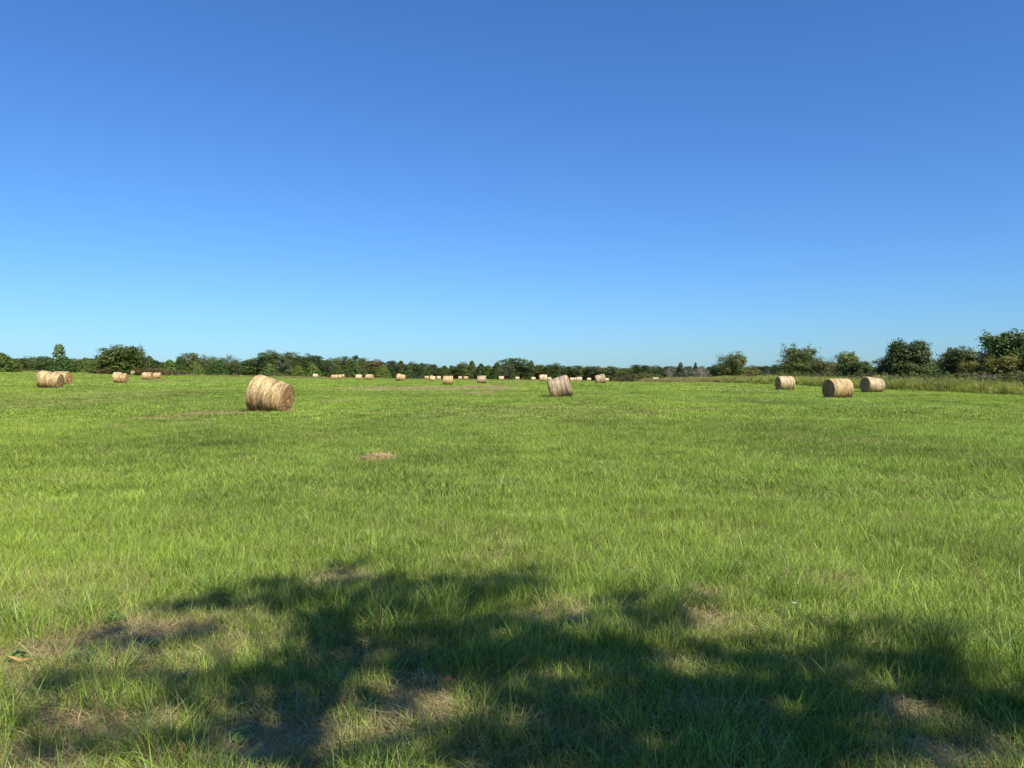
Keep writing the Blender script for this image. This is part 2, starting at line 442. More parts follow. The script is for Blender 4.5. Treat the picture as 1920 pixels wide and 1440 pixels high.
def mat_plain(name, c, rough=.8, trans=0.0):
    m, t = new_mat(name)
    tc = t.add('ShaderNodeTexCoord')
    n = t.noise(tc.outputs['Object'], 24, 4)
    col = t.mix(n, tuple(v * .6 for v in c), tuple(min(1, v * 1.4) for v in c))
    out_thin(t, col, rough, trans)
    return m

M_GROUND = mat_ground()
M_GRASS = mat_grass('field_grass', (0.056, 0.096, 0.012), (0.430, 0.575, 0.088), trans=.34, base_dry=.06)
M_TALL = mat_grass('long_grass', (0.055, 0.105, 0.014), (0.290, 0.420, 0.068), trans=.38, base_dry=.06)
M_STRAW = mat_grass('straw_litter', (0.26, 0.21, 0.06), (0.52, 0.42, 0.17), trans=.1, base_dry=.6)
M_WEED = mat_grass('roadside_weed', (0.080, 0.115, 0.022), (0.50, 0.54, 0.105), (0.20, 0.13, 0.075), (0.42, 0.31, 0.17), base_dry=.08)
M_LEAF = mat_leaf('tree_foliage')
M_SHADELEAF = mat_leaf('shade_tree_foliage', .2)
M_BARK = mat_bark()
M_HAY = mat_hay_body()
M_HAYEND = mat_hay_end()
M_STRAND = mat_plain('loose_hay_strand', (0.50, 0.37, 0.19), .7, .15)
M_DEADWOOD = mat_plain('dead_wood', (0.30, 0.25, 0.22))
M_BIRD = mat_plain('bird_feather', (0.02, 0.02, 0.022))
M_DEADLEAF = mat_plain('dead_leaf', (0.22, 0.09, 0.03), .6, .1)

# ------------------------------------------------------------------ ground
def build_ground():
    radii = np.concatenate([np.linspace(0.4, 2.2, 8)[:-1], np.exp(np.linspace(math.log(2.2), math.log(60), 150))[:-1],
                            np.exp(np.linspace(math.log(60), math.log(9000), 90))])
    az = np.concatenate([np.arange(-50, 50, .5), np.arange(50, 310, 4)])
    A, Rr = np.meshgrid(np.radians(az), radii)
    X = (Rr * np.sin(A)).ravel(); Y = (Rr * np.cos(A)).ravel()
    Z = terrain(X, Y)
    nA, nR = len(az), len(radii)
    V = np.column_stack([X, Y, Z]); V = np.vstack([V, [[0, 0, tz(0.01, 0)]]])
    i = np.arange(nR - 1)[:, None] * nA; j = np.arange(nA)[None]; j2 = (j + 1) % nA
    F = np.stack([i + j, i + nA + j, i + nA + j2, i + j2], -1).reshape(-1, 4)
    c = len(V) - 1
    # inner disc of quads (pairs of sectors)
    q = []
    for k in range(0, nA - 1, 2):
        q.append((c, k, k + 1, (k + 2) % nA))
    F = np.vstack([F, np.array(q)])
    d = dryness(V[:, 0], V[:, 1])
    cover = smooth(np.hypot(V[:, 0], V[:, 1]), 22, 75)
    me = np_mesh('field', V, F, {'dry': d, 'cover': cover}, True)
    o = link('ground', me, M_GROUND)
    tag(o, 'wide mown hay field of green grass with dry tan patches', kind='structure')
build_ground()

# ------------------------------------------------------------------ instance scatter
def strip_blades(rng, n, spread, hmin, hmax, w, segs, bend=(.15, .9), flat=False, up=0.0, lean=.75, cell=.05):
    """n curved tapering ribbons rooted within `spread`; returns V, F, bl"""
    Vs, Fs, B = [], [], []
    a = rng.uniform(0, 2 * np.pi, n); r = spread * np.sqrt(rng.uniform(0, 1, n))
    bx, by = r * np.cos(a), r * np.sin(a)
    L = rng.uniform(hmin, hmax, n)
    dirn = rng.uniform(0, 2 * np.pi, n)
    if spread > 0:                                   # lean outwards on the whole
        dirn = a + rng.normal(0, 1.1, n)
    bd = rng.uniform(bend[0], bend[1], n)
    tw = rng.uniform(-1.2, 1.2, n)
    ww = w * rng.uniform(.65, 1.35, n)
    ts = np.linspace(0, 1, segs + 1)
    off = 0
    for k in range(n):
        dx, dy = math.cos(dirn[k]), math.sin(dirn[k])
        ang0 = rng.uniform(.02, lean) if not flat else 1.45
        px_, pz_ = 0.0, 0.0 if not flat else rng.uniform(.003, .03)
        pts = []
        for s_i, t_ in enumerate(ts):
            pts.append((px_, pz_))
            ang = ang0 + bd[k] * 1.6 * (t_ + .5 / segs) ** 1.3 if not flat else 1.45 + rng.uniform(-.12, .12)
            px_ += math.sin(ang) * L[k] / segs; pz_ += math.cos(ang) * L[k] / segs
        sx, sy = math.cos(dirn[k] + math.pi / 2 + tw[k]), math.sin(dirn[k] + math.pi / 2 + tw[k])
        for s_i, (p, z) in enumerate(pts):
            t_ = ts[s_i]
            hw = ww[k] * .5 * (1 - t_ ** 2.2 * .93)
            cx, cy = bx[k] + dx * p, by[k] + dy * p
            Vs.append((cx - sx * hw, cy - sy * hw, z)); Vs.append((cx + sx * hw, cy + sy * hw, z))
        ci = int((bx[k] + 9) / cell) * 7919 + int((by[k] + 9) / cell) * 104729
        b = .55 * rng.uniform() + .45 * ((ci * 2654435761 % 4096) / 4096.0)
        B += [b] * (2 * (segs + 1))
        for s_i in range(segs):
            o = off + 2 * s_i
            Fs.append((o, o + 1, o + 3, o + 2))
        off += 2 * (segs + 1)
    return np.array(Vs), np.array(Fs), np.array(B)

def merge(parts):
    V, F, B, o = [], [], [], 0
    for v, f, b in parts:
        V.append(v); F.append(f + o); B.append(b); o += len(v)
    return np.vstack(V), np.vstack(F), np.concatenate(B)

def proto_collection(name, meshes, mat):
    c = bpy.data.collections.new(name)
    for i, (v, f, b) in enumerate(meshes):
        me = np_mesh('%s_%02d' % (name, i), v, f, {'bl': b})
        me.materials.append(mat)
        o = bpy.data.objects.new('%s_%02d' % (name, i), me)
        c.objects.link(o)
    return c

def scatter(name, coll, nvar, P, rotz, scale, dry, label, mat, tiltv=None):
    n = len(P)
    me = bpy.data.meshes.new(name)
    me.vertices.add(n); me.vertices.foreach_set('co', np.asarray(P, np.float32).ravel())
    rng = np.random.default_rng(n)
    def fa(nm, a, typ='FLOAT'):
        at = me.attributes.new(nm, typ, 'POINT')
        at.data.foreach_set('vector' if typ == 'FLOAT_VECTOR' else 'value', np.asarray(a).ravel())
    tx = rng.normal(0, .08, n) if tiltv is None else rng.normal(0, tiltv, n)
    fa('rot', np.column_stack([tx, rng.normal(0, .08, n), rotz]).astype(np.float32), 'FLOAT_VECTOR')
    fa('scl', np.asarray(scale, np.float32), 'FLOAT_VECTOR')
    fa('dry', np.asarray(dry, np.float32)); fa('var', rng.uniform(0, 1, n).astype(np.float32))
    fa('idx', rng.integers(0, nvar, n).astype(np.int32), 'INT')
    me.update()
    o = link(name, me)
    me.materials.append(mat)
    tag(o, label, kind='stuff')
    g = bpy.data.node_groups.new(name + '_nodes', 'GeometryNodeTree')
    g.interface.new_socket('Geometry', in_out='INPUT', socket_type='NodeSocketGeometry')
    g.interface.new_socket('Geometry', in_out='OUTPUT', socket_type='NodeSocketGeometry')
    N, L = g.nodes, g.links
    gi, go = N.new('NodeGroupInput'), N.new('NodeGroupOutput')
    iop = N.new('GeometryNodeInstanceOnPoints')
    ci = N.new('GeometryNodeCollectionInfo')
    ci.inputs['Collection'].default_value = coll
    ci.inputs['Separate Children'].default_value = True
    ci.inputs['Reset Children'].default_value = True
    def na(nm, typ):
        x = N.new('GeometryNodeInputNamedAttribute'); x.data_type = typ; x.inputs['Name'].default_value = nm
        return x.outputs['Attribute']
    e = N.new('FunctionNodeEulerToRotation')
    L.new(na('rot', 'FLOAT_VECTOR'), e.inputs[0])
    L.new(gi.outputs[0], iop.inputs['Points'])
    L.new(ci.outputs[0], iop.inputs['Instance'])
    iop.inputs['Pick Instance'].default_value = True
    L.new(na('idx', 'INT'), iop.inputs['Instance Index'])
    L.new(e.outputs[0], iop.inputs['Rotation'])
    L.new(na('scl', 'FLOAT_VECTOR'), iop.inputs['Scale'])
    L.new(iop.outputs[0], go.inputs[0])
    md = o.modifiers.new('scatter', 'NODES'); md.node_group = g
    return o

rngG = np.random.default_rng(11)
WK = 0.80
def pad_at(y): return 5.0 + 0.02 * max(y, 0)
def area(y0, y1): return (y1 - y0) * (2 * 5.0 + WK * (max(y0, 0) + max(y1, 0)))
def wedge(n, y0, y1):
    """n points uniform over the ground seen between depths y0 and y1, with a margin for a step aside"""
    xs, ys, got = [], [], 0
    wmax = WK * max(y1, 0) + 5.0
    while got < n:
        y = rngG.uniform(y0, y1, 2 * n); x = rngG.uniform(-wmax, wmax, 2 * n)
        k = np.abs(x) < WK * np.maximum(y, 0) + 5.0
        xs.append(x[k]); ys.append(y[k]); got += int(k.sum())
    return np.concatenate(xs)[:n], np.concatenate(ys)[:n]
EDGE_X = 39.0
def clear_of_bales(x, y):
    keep = np.ones(len(x), bool)
    for (bx, by), b in zip(BPOS, BALES):
        if by < 260:
            keep &= ~((np.abs(x - bx) < b[3] / 2 - .05) & (np.abs(y - by) < .45))
    return keep
def in_field(x, y): return (x < EDGE_X + (fbm(y * .2, y * 0, 3) - .5) * 2) & (y < 345)

def lay(name, coll, nvar, y0, y1, dens, size, label, mat, tall=None, bare=.58, drycut=None):
    x, y = wedge(int(dens * area(y0, y1)), y0, y1)
    d = dryness(x, y)
    keep = in_field(x, y) & clear_of_bales(x, y) & (rngG.uniform(0, 1, len(x)) > d * bare)
    # soft hand-over between bands
    if drycut is not None: keep &= drycut(x, y, d)
    x, y, d = x[keep], y[keep], d[keep]
    z = terrain(x, y)
    hgt = .7 + .6 * fbm(x * .8, y * .8, 51, 3) + .25 * (fbm(x * .12, y * .06, 53, 3) - .5)
    if tall is not None: hgt = hgt * tall(x, y)
    s = rngG.uniform(.8, 1.25, len(x))
    sc = np.column_stack([s, s, s * hgt * (1 - .45 * d)]) * size
    scatter(name, coll, nvar, np.column_stack([x, y, z - .004]), rngG.uniform(0, 6.28, len(x)), sc, d, label, mat)

rb = np.random.default_rng(3)
pA = proto_collection('short_blades', [strip_blades(rb, 30, .065, .045, .145, .0028, 4, lean=1.15, cell=.035) for _ in range(10)], M_GRASS)
pB = proto_collection('mid_blades', [strip_blades(rb, 54, .14, .045, .145, .0047, 3, lean=1.05, cell=.045) for _ in range(10)], M_GRASS)
pC = proto_collection('far_blades', [strip_blades(rb, 92, .36, .045, .13, .0115, 2, lean=1.0, cell=.10) for _ in range(8)], M_GRASS)
pD = proto_collection('distant_blades', [strip_blades(rb, 100, .95, .06, .14, .032, 2, lean=.9, cell=.4) for _ in range(8)], M_GRASS)
pT = proto_collection('long_blades', [merge([strip_blades(rb, 38, .07, .12, .32, .0035, 6, (.25, 1.15)), strip_blades(rb, 24, .09, .06, .18, .0034, 4)]) for _ in range(10)], M_TALL)
pW = proto_collection('wisp_blades', [strip_blades(rb, 5, .12, .15, .34, .0034, 6, (.2, 1.2), lean=1.1) for _ in range(12)], M_GRASS)
pS = proto_collection('straw_bits', [strip_blades(rb, 44, .12, .04, .15, .0028, 3, flat=True, cell=.03) for _ in range(8)], M_STRAW)

lay('foreground_grass', pA, 10, -1.5, 9.5, 350, 1.0, 'short green grass blades nearest the camera, partly in tree shade', M_GRASS)
lay('near_field_grass', pB, 10, 9, 26, 95, 1.0, 'sunlit green grass of the near field', M_GRASS)
lay('middle_field_grass', pC, 8, 25, 72, 20, 1.0, 'green grass around the nearest bales', M_GRASS)
lay('far_field_grass', pD, 8, 70, 345, 1.35, .95, 'green grass of the far field up to the trees', M_GRASS)
# long tussocks, thick in the near shade
lay('long_grass_tussocks', pT, 10, -1.5, 6.2, 32, 1.0, 'long arching grass tufts in the foreground', M_TALL, bare=1.0,
    drycut=lambda x, y, d: (fbm(x * 1.1, y * 1.1, 61, 3) > .47 + .05 * (y - 3)) & (d < .5))
lay('scattered_long_blades', pW, 12, 0, 20, 12, 1.0, 'single long grass blades standing above the turf', M_GRASS, bare=.8)
lay('straw_litter', pS, 8, -1.0, 10, 190, 1.0, 'dry tan straw lying between the foreground grass', M_STRAW, bare=0.0,
    drycut=lambda x, y, d: rngG.uniform(0, 1, len(x)) < .28 + d * 1.1)

# uncut grass pressed round the feet of the nearer bales
fx, fy = [], []
for (bx, by), b in zip(BPOS, BALES):
    if by < 120:
        m = int(60 if by < 60 else 36); a = rngG.uniform(0, 6.28, m); q = rngG.uniform(.92, 1.35, m)
        fx.append(bx + np.sign(np.cos(a)) * np.abs(np.cos(a)) ** .6 * (b[3] / 2 + .02) * q); fy.append(by + np.sin(a) * .52 * q)
fx, fy = np.concatenate(fx), np.concatenate(fy)
sF = rngG.uniform(.8, 1.3, len(fx))
scatter('bale_foot_grass', pB, 10, np.column_stack([fx, fy, terrain(fx, fy)]), rngG.uniform(0, 6.28, len(fx)), np.column_stack([sF, sF, sF * 1.35]), np.full(len(fx), .35), 'uncut grass round the feet of the nearer bales', M_GRASS)

# ------------------------------------------------------------------ hay bales
HAYCOL = {'gold': (0.53, 0.395, 0.190, 1), 'light': (0.66, 0.525, 0.32, 1), 'pale': (0.51, 0.415, 0.250, 1), 'grey': (0.46, 0.368, 0.240, 1)}
def bale_meshes(L, tilt, taper, res, seed):
    rs, nx, nt = seed, (30 if res > 1 else 14 if res else 8), (72 if res > 1 else 40 if res else 24)
    R = DIA / 2
    xs = np.linspace(-1, 1, nx)
    xs = np.sign(xs) * np.abs(xs) ** .8
    th = np.linspace(0, 2 * np.pi, nt, endpoint=False)
    Xn, T = np.meshgrid(xs, th, indexing='ij')
    sh = 1 - .07 * np.clip((np.abs(Xn) - .8) / .2, 0, 1) ** 2
    rad = R * (1 + taper * Xn) * sh
    rad *= 1 + .035 * (fbm(Xn * 4 + seed * 7.7, np.cos(T) * 1.3 + 3, seed, 3) - .5) + .03 * (fbm(Xn * 1.5 + np.sin(T) * 1.2, np.cos(T) * 1.5 + 9, seed + 3, 3) - .5)
    rad -= .012 * (vnoise(Xn * 16 + 40, T * 0 + seed, seed + 8))
    X = Xn * L / 2
    Y, Z = rad * np.sin(T), rad * np.cos(T)
    def place(X, Y, Z):
        # sag: wider low down, flat where it rests
        a = D2R(-tilt)
        Xr = X * math.cos(a) + Z * math.sin(a); Zr = -X * math.sin(a) + Z * math.cos(a)
        base = -R * .955
        Zr = np.where(Zr < base, base + (Zr - base) * .04, Zr)
        Yr = Y * (1 + .05 * np.clip(-Zr / R, 0, 1))
        return Xr, Yr, Zr - base
    if tilt > 8:
        R_low = R
    px_, py_, pz_ = place(X, Y, Z)
    V = np.column_stack([px_.ravel(), py_.ravel(), pz_.ravel()])
    i = np.arange(nx - 1)[:, None] * nt; j = np.arange(nt)[None]; j2 = (j + 1) % nt
    F = np.stack([i + j, i + nt + j, i + nt + j2, i + j2], -1).reshape(-1, 4)[:, ::-1]
    me = np_mesh('hay_roll', V, F, None, True)
    at = me.attributes.new('roll', 'FLOAT_VECTOR', 'POINT')
    at.data.foreach_set('vector', np.column_stack([X.ravel() + seed * 3.3, (Y / R).ravel(), (Z / R).ravel()]).astype(np.float32).ravel())
    me.materials.append(M_HAY)
    ends = []
    for sgn in (-1, 1):
        nr = 16 if res > 1 else 8 if res else 4
        rr = np.linspace(1, 0.02, nr)
        RR, T = np.meshgrid(rr, th, indexing='ij')
        edge = rad[0 if sgn < 0 else -1][None, :]
        r = RR * edge * .996
        turn = RR * 9 + T / (2 * np.pi)
        rid = np.abs((turn % 1) - .5) * 2
        bul = .05 * (1 - RR ** 2) + .03 * rid * (RR < .97) + .05 * (fbm(RR * np.cos(T) * 5 + 20, RR * np.sin(T) * 5, seed + 20 + sgn, 3) - .5) * (RR < .99)
        bul -= .09 * np.exp(-(RR / .12) ** 2)
        Xe = sgn * (L / 2 + bul - .012)
        ex, ey, ez = place(Xe, r * np.sin(T), r * np.cos(T))
        V = np.column_stack([ex.ravel(), ey.ravel(), ez.ravel()])
        i = np.arange(nr - 1)[:, None] * nt; j = np.arange(nt)[None]
        F = np.stack([i + j, i + nt + j, i + nt + (j + 1) % nt, i + (j + 1) % nt], -1).reshape(-1, 4)
        if sgn > 0: F = F[:, ::-1]
        # close the core
        k = (nr - 1) * nt
        core = np.array([(k, k + a, k + a + 1, k + (a + 2) % nt) for a in range(1, nt - 2, 2)])
        F = np.vstack([F, core if sgn < 0 else core[:, ::-1]])
        em = np_mesh('hay_end', V, F, None, True)
        at = em.attributes.new('roll', 'FLOAT_VECTOR', 'POINT')
        at.data.foreach_set('vector', np.column_stack([RR.ravel() * .75 + seed, T.ravel() * .4 * RR.ravel(), np.zeros(RR.size)]).astype(np.float32).ravel())
        em.materials.append(M_HAYEND)
        ends.append(em)
    # loose strands: round both rims, over the ends, a few on the roll
    strands = None
    if res:
        rg = np.random.default_rng(seed + 100)
        n = 900 if res > 1 else 260
        Vs, Fs = [], []
        for k in range(n):
            t0 = rg.uniform(0, 2 * np.pi); u = rg.uniform()
            sgn = rg.choice([-1, 1])
            if u < .72:
                q = math.sqrt(rg.uniform(0, 1)); x0 = sgn * (L / 2 + .03 * (1 - q)); r0 = R * q * (1 + taper * sgn) * .97
                dv = np.array([sgn * rg.uniform(.1, 1.0), rg.normal(0, .8), rg.normal(-.3, .8)])
            else:
                x0 = rg.uniform(-L / 2, L / 2); r0 = R * (1 + taper * x0 * 2 / L) * .985
                dv = np.array([rg.normal(0, .5), math.cos(t0) * rg.choice([-1, 1]) + .35 * math.sin(t0), -math.sin(t0) + .35 * math.cos(t0)])
            dv /= np.linalg.norm(dv)
            l = rg.uniform(.04, .15); w = .004 if res > 1 else .008
            p0 = np.array([x0, r0 * math.sin(t0), r0 * math.cos(t0)]); p1 = p0 + dv * l * .6; p2 = p1 + (dv + np.array([0, 0, -.5])) * l * .4
            sd_ = np.cross(dv, [.3, .5, .8]); sd_ /= np.linalg.norm(sd_)
            ps = [p0 - sd_ * w, p0 + sd_ * w, p1 - sd_ * w, p1 + sd_ * w, p2 - sd_ * w * .4, p2 + sd_ * w * .4]
            o_ = len(Vs); Vs += ps; Fs += [(o_, o_ + 1, o_ + 3, o_ + 2), (o_ + 2, o_ + 3, o_ + 5, o_ + 4)]
        # hay shed round the foot
        nf = 500 if res > 1 else 120
        for k in range(nf):
            sgn = rg.choice([-1, 1]); x0 = sgn * (L / 2 + abs(rg.normal(0, .12))) if rg.uniform() < .7 else rg.uniform(-L / 2, L / 2)
            y0 = rg.normal(0, .28) if abs(x0) > L / 2 else rg.choice([-1, 1]) * rg.uniform(.35, .6)
            a = rg.uniform(0, 6.28); l = rg.uniform(.05, .16); w = .005 if res > 1 else .009
            z0 = .05 + rg.uniform(0, .08)
            p0 = np.array([x0, y0, z0]); dv = np.array([math.cos(a), math.sin(a), rg.uniform(-.1, .5)]); p1 = p0 + dv * l * .5; p2 = p1 + (dv - [0, 0, .5]) * l * .5
            sd_ = np.array([-math.sin(a), math.cos(a), .3])
            ps = [p0 - sd_ * w, p0 + sd_ * w, p1 - sd_ * w, p1 + sd_ * w, p2 - sd_ * w * .4, p2 + sd_ * w * .4]
            o_ = len(Vs); Vs += ps; Fs += [(o_, o_ + 1, o_ + 3, o_ + 2), (o_ + 2, o_ + 3, o_ + 5, o_ + 4)]
        Vs = np.array(Vs); fx = n * 6
        a_, b_, c_ = place(Vs[:fx, 0], Vs[:fx, 1], Vs[:fx, 2])
        Vs[:fx] = np.column_stack([a_, b_, c_])
        strands = np_mesh('loose_hay', Vs, np.array(Fs)); strands.materials.append(M_STRAND)
    return me, ends, strands

CACHE = {}
if __import__('os').environ.get('DBG'):
    for b, (x, y) in zip(BALES, BPOS): print('RES', b[0], round(y), round((at_depth(b[0], b[1], y)[2]-tz(x,y))*FPX/y,1))
for i, (b, (x, y)) in enumerate(zip(BALES, BPOS)):
    px, py, hp, L, yaw, tilt, taper, ck, look, label = b
    res = {'big': 2, 'mid': 1, 'far': 0}[look]
    key = i if res or tilt else ('far', L)
    if key not in CACHE: CACHE[key] = bale_meshes(L, tilt, taper, res, 5 + i)
    body, ends, strands = CACHE[key]
    root = bpy.data.objects.new('hay_bale', None); COL.objects.link(root)
    root.empty_display_size = .3
    root.location = (x, y, tz(x, y) - (.05 if res else .02))
    root.rotation_euler = (0, 0, D2R(yaw if yaw else R0.uniform(-3, 3)))
    tag(root, label, 'hay bale', 'round hay bales standing on the field')
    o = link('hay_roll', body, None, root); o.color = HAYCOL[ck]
    for e in ends: link('hay_end', e, None, root)
    if strands: tag(link('loose_hay', strands, None, root), kind='stuff')

# flattened heaps of hay
def hay_heap(px, py, Y, w, dpt, h, label, n=900, sw=.004):
    rg = np.random.default_rng(int(px))
    nx, ny = 26, 14
    U, Vv = np.meshgrid(np.linspace(-1, 1, nx), np.linspace(-1, 1, ny), indexing='ij')
    q = np.sqrt(U ** 2 * (1 + .2 * Vv) + Vv ** 2)
    Z = h * np.clip(1 - q ** 2.5, -.4, 1) * (.7 + .6 * fbm(U * 3 + 5, Vv * 3, 3)) - .01
    V = np.column_stack([(U * w / 2).ravel(), (Vv * dpt / 2).ravel(), Z.ravel()])
    i = np.arange(nx - 1)[:, None] * ny; j = np.arange(ny - 1)[None]
    F = np.stack([i + j, i + ny + j, i + ny + j + 1, i + j + 1], -1).reshape(-1, 4)
    me = np_mesh('hay_heap', V, F, None, True)
    at = me.attributes.new('roll', 'FLOAT_VECTOR', 'POINT'); at.data.foreach_set('vector', (V * 1.5).astype(np.float32).ravel())
    x, y, _ = at_depth(px, py, Y)
    root = bpy.data.objects.new('hay_heap', None); COL.objects.link(root); root.location = (x, y, tz(x, y) + .03)
    tag(root, label, 'hay heap')
    link('hay_mound', me, M_STRAND, root)
    Vs, Fs = [], []
    for k in range(n):
        a = rg.uniform(0, 6.28); r = math.sqrt(rg.uniform(0, 1)) * 1.25
        p0 = np.array([math.cos(a) * r * w / 2, math.sin(a) * r * dpt / 2, h * max(0, 1 - r ** 2.5) * .9 + rg.uniform(0, .03)])
        b = rg.uniform(0, 6.28); l = rg.uniform(.04, .13); dv = np.array([math.cos(b), math.sin(b), rg.normal(.1, .25)])
        s = np.array([-dv[1], dv[0], .2]); p1 = p0 + dv * l
        o_ = len(Vs); Vs += [p0 - s * sw, p0 + s * sw, p1 + s * sw * .5, p1 - s * sw * .5]; Fs.append((o_, o_ + 1, o_ + 2, o_ + 3))
    tag(link('loose_hay', np_mesh('loose_hay', np.array(Vs), np.array(Fs)), M_STRAND, root), kind='stuff')
hay_heap(708, 863, 14.4, .44, .52, .05, 'small flattened tan heap of dropped hay in the middle of the near grass')
hay_heap(453, 707, 250, 1.7, 1.6, .55, 'low collapsed heap of old hay between two far bales left of centre', 500, .015)

# ------------------------------------------------------------------ trees
def leaf_quads(C, size, rng, out=None, aspect=.6, tint=None, up=.35, spray=None):
    """one rhombus per centre, random facing with an outward/upward lean"""
    n = len(C)
    N = rng.normal(0, 1, (n, 3))
    if out is not None: N = N * .75 + out * 1.1
    N[:, 2] += up
    N /= np.linalg.norm(N, axis=1)[:, None]
    A = rng.normal(0, 1, (n, 3)) if spray is None else spray + rng.normal(0, .35, (n, 3))
    A -= (A * N).sum(1)[:, None] * N
    A /= np.linalg.norm(A, axis=1)[:, None] + 1e-9
    B = np.cross(N, A)
    s = size * rng.uniform(.6, 1.4, n)[:, None]
    V = np.stack([C - A * s * .5, C + B * s * aspect * .5 - A * s * .08, C + A * s * .5, C - B * s * aspect * .5 - A * s * .08], 1).reshape(-1, 3)
    F = np.arange(4 * n).reshape(-1, 4)
    t = rng.uniform(0, 1, n) if tint is None else tint
    return V, F, np.repeat(np.clip(t, 0, 1), 4)

def tubes(segs, sides=6):
    V, F = [], []
    for p0, p1, r0, r1 in segs:
        p0, p1 = np.array(p0, float), np.array(p1, float)
        d = p1 - p0; L = np.linalg.norm(d)
        if L < 1e-6: continue
        d /= L; a = np.cross(d, [0.31, .17, .93]); a /= np.linalg.norm(a); b = np.cross(d, a)
        o = len(V)
        for p, r in ((p0, r0), (p1, r1)):
            for k in range(sides):
                t = 2 * math.pi * k / sides
                V.append(p + (a * math.cos(t) + b * math.sin(t)) * r)
        for k in range(sides):
            F.append((o + k, o + (k + 1) % sides, o + sides + (k + 1) % sides, o + sides + k))
    return np.array(V), np.array(F)

def limbs_to(targets, H, r, rng, fork=.35):
    """trunk, then bent limbs to each target"""
    top = np.array([rng.normal(0, .15), rng.normal(0, .15), H * .75])
    segs = [((0, 0, -.3), (0.02, 0, H * fork), r * 1.25, r * .8), ((0.02, 0, H * fork), top, r * .8, r * .2)]
    for T in targets:
        T = np.array(T, float)
        z = min(T[2] * .6, H * .6) * rng.uniform(.6, 1); s = np.array([0, 0, max(z, H * .12)])
        s[:2] = top[:2] * (s[2] / top[2])
        mid = s * .45 + T * .55 + np.array([0, 0, (T[2] - s[2]) * .12]) + rng.normal(0, .12, 3)
        rr = r * .42
        segs += [(s, mid, rr, rr * .6), (mid, T, rr * .6, rr * .15)]
    return tubes(segs)

def broadleaf(seed, H=7.0, R=3.0, lobes=13, per=24, leaves=13, leaf=.30, low=.12, wild=0.0, peak=.45, flat=1.0, top=.93):
    rng = np.random.default_rng(seed)
    C, O, T, tg = [], [], [], []
    for i in range(lobes):
        t = low + (top - low) * (i + rng.uniform(.1, .9)) / lobes
        env = math.sqrt(max(.04, 1 - ((t - peak) / .62) ** 2))
        a = i * 2.399 + rng.uniform(-.5, .5)
        r = R * env * rng.uniform(.35, .72) * (1 if t < .85 or top < .9 else .5)
        c = np.array([math.cos(a) * r, math.sin(a) * r, t * H]); lr = R * rng.uniform(.27, .46) * (.7 + .3 * env)
        tg.append(c)
        for k in range(per):
            v = rng.normal(0, 1, 3); v[2] += .25; v /= np.linalg.norm(v)
            cc = c + v * lr * rng.uniform(.55, 1.05) * np.array([1, 1, .8 * flat])
            if wild and rng.uniform() < wild: cc = c + v * lr * rng.uniform(1.05, 1.45)
            ct = rng.uniform(-.22, .22)
            m = max(3, int(leaves * rng.uniform(.6, 1.3)))
            pts = cc + rng.normal(0, 1, (m, 3)) * lr * .20 * np.array([1, 1, .7])
            C.append(pts); O.append(np.repeat(v[None], m, 0)); T.append(np.clip(.5 + ct + rng.normal(0, .2, m), 0, 1))
    # inner fill so the crown is not hollow
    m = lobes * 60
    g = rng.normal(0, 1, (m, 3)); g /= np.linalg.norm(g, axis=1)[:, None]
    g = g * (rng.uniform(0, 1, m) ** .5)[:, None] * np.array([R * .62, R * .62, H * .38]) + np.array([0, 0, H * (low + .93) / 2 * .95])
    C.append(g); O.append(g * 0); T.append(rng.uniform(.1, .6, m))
    C, O, T = np.vstack(C), np.vstack(O), np.concatenate(T)
    k = C[:, 2] > .1; C, O, T = C[k], O[k], T[k]
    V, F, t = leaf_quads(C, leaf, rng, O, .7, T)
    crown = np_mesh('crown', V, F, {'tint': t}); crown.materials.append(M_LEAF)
    tv, tf = limbs_to(tg, H, .06 * R + .05, rng)
    tr = np_mesh('trunk', tv, tf, None, True); tr.materials.append(M_BARK)
    return crown, tr

def cedar(seed, H=6.0, R=2.0, n=720, leaf=.34, pw=.8, ragged=.12):
    rng = np.random.default_rng(seed)
    C, O, T, S = [], [], [], []
    for i in range(n):
        t = rng.uniform(0, 1) ** 1.25
        a = rng.uniform(0, 2 * np.pi)
        env = R * (1 - t) ** pw * (1 + ragged * 2.2 * (vnoise([a * 1.6 + seed], [t * 7.0], seed)[0] - .5)) * min(1, .72 + t * 3)
        r = env * (rng.uniform(.72, 1.06) if rng.uniform() < .75 else rng.uniform(.3, .8))
        v = np.array([math.cos(a), math.sin(a), .0]); c = v * r + np.array([0, 0, .12 + t * (H - .25)])
        m = rng.integers(4, 8)
        C.append(c + rng.normal(0, .10, (m, 3)) + v * rng.uniform(0, .1)); O.append(np.repeat((v + [0, 0, .35])[None], m, 0))
        S.append(np.repeat((v * .7 + [0, 0, .9])[None], m, 0)); T.append(np.clip(.5 + rng.uniform(-.25, .25) + rng.normal(0, .16, m), 0, 1))
    C, O, T, S = np.vstack(C), np.vstack(O), np.concatenate(T), np.vstack(S)
    V, F, t = leaf_quads(C, leaf, rng, O, .42, T, spray=S)
    crown = np_mesh('crown', V, F, {'tint': t}); crown.materials.append(M_LEAF)
    tv, tf = tubes([((0, 0, -.3), (0, 0, H * .5), .12, .07), ((0, 0, H * .5), (0, 0, H * .93), .07, .015)] +
                   [((0, 0, H * h), (math.cos(a) * R * (1 - h) * .7, math.sin(a) * R * (1 - h) * .7, H * h + .3), .035, .01) for h in (.1, .2, .3, .42, .55) for a in (.3 + h * 9, 2.4 + h * 9, 4.5 + h * 9)])
    tr = np_mesh('trunk', tv, tf, None, True); tr.materials.append(M_BARK)
    return crown, tr

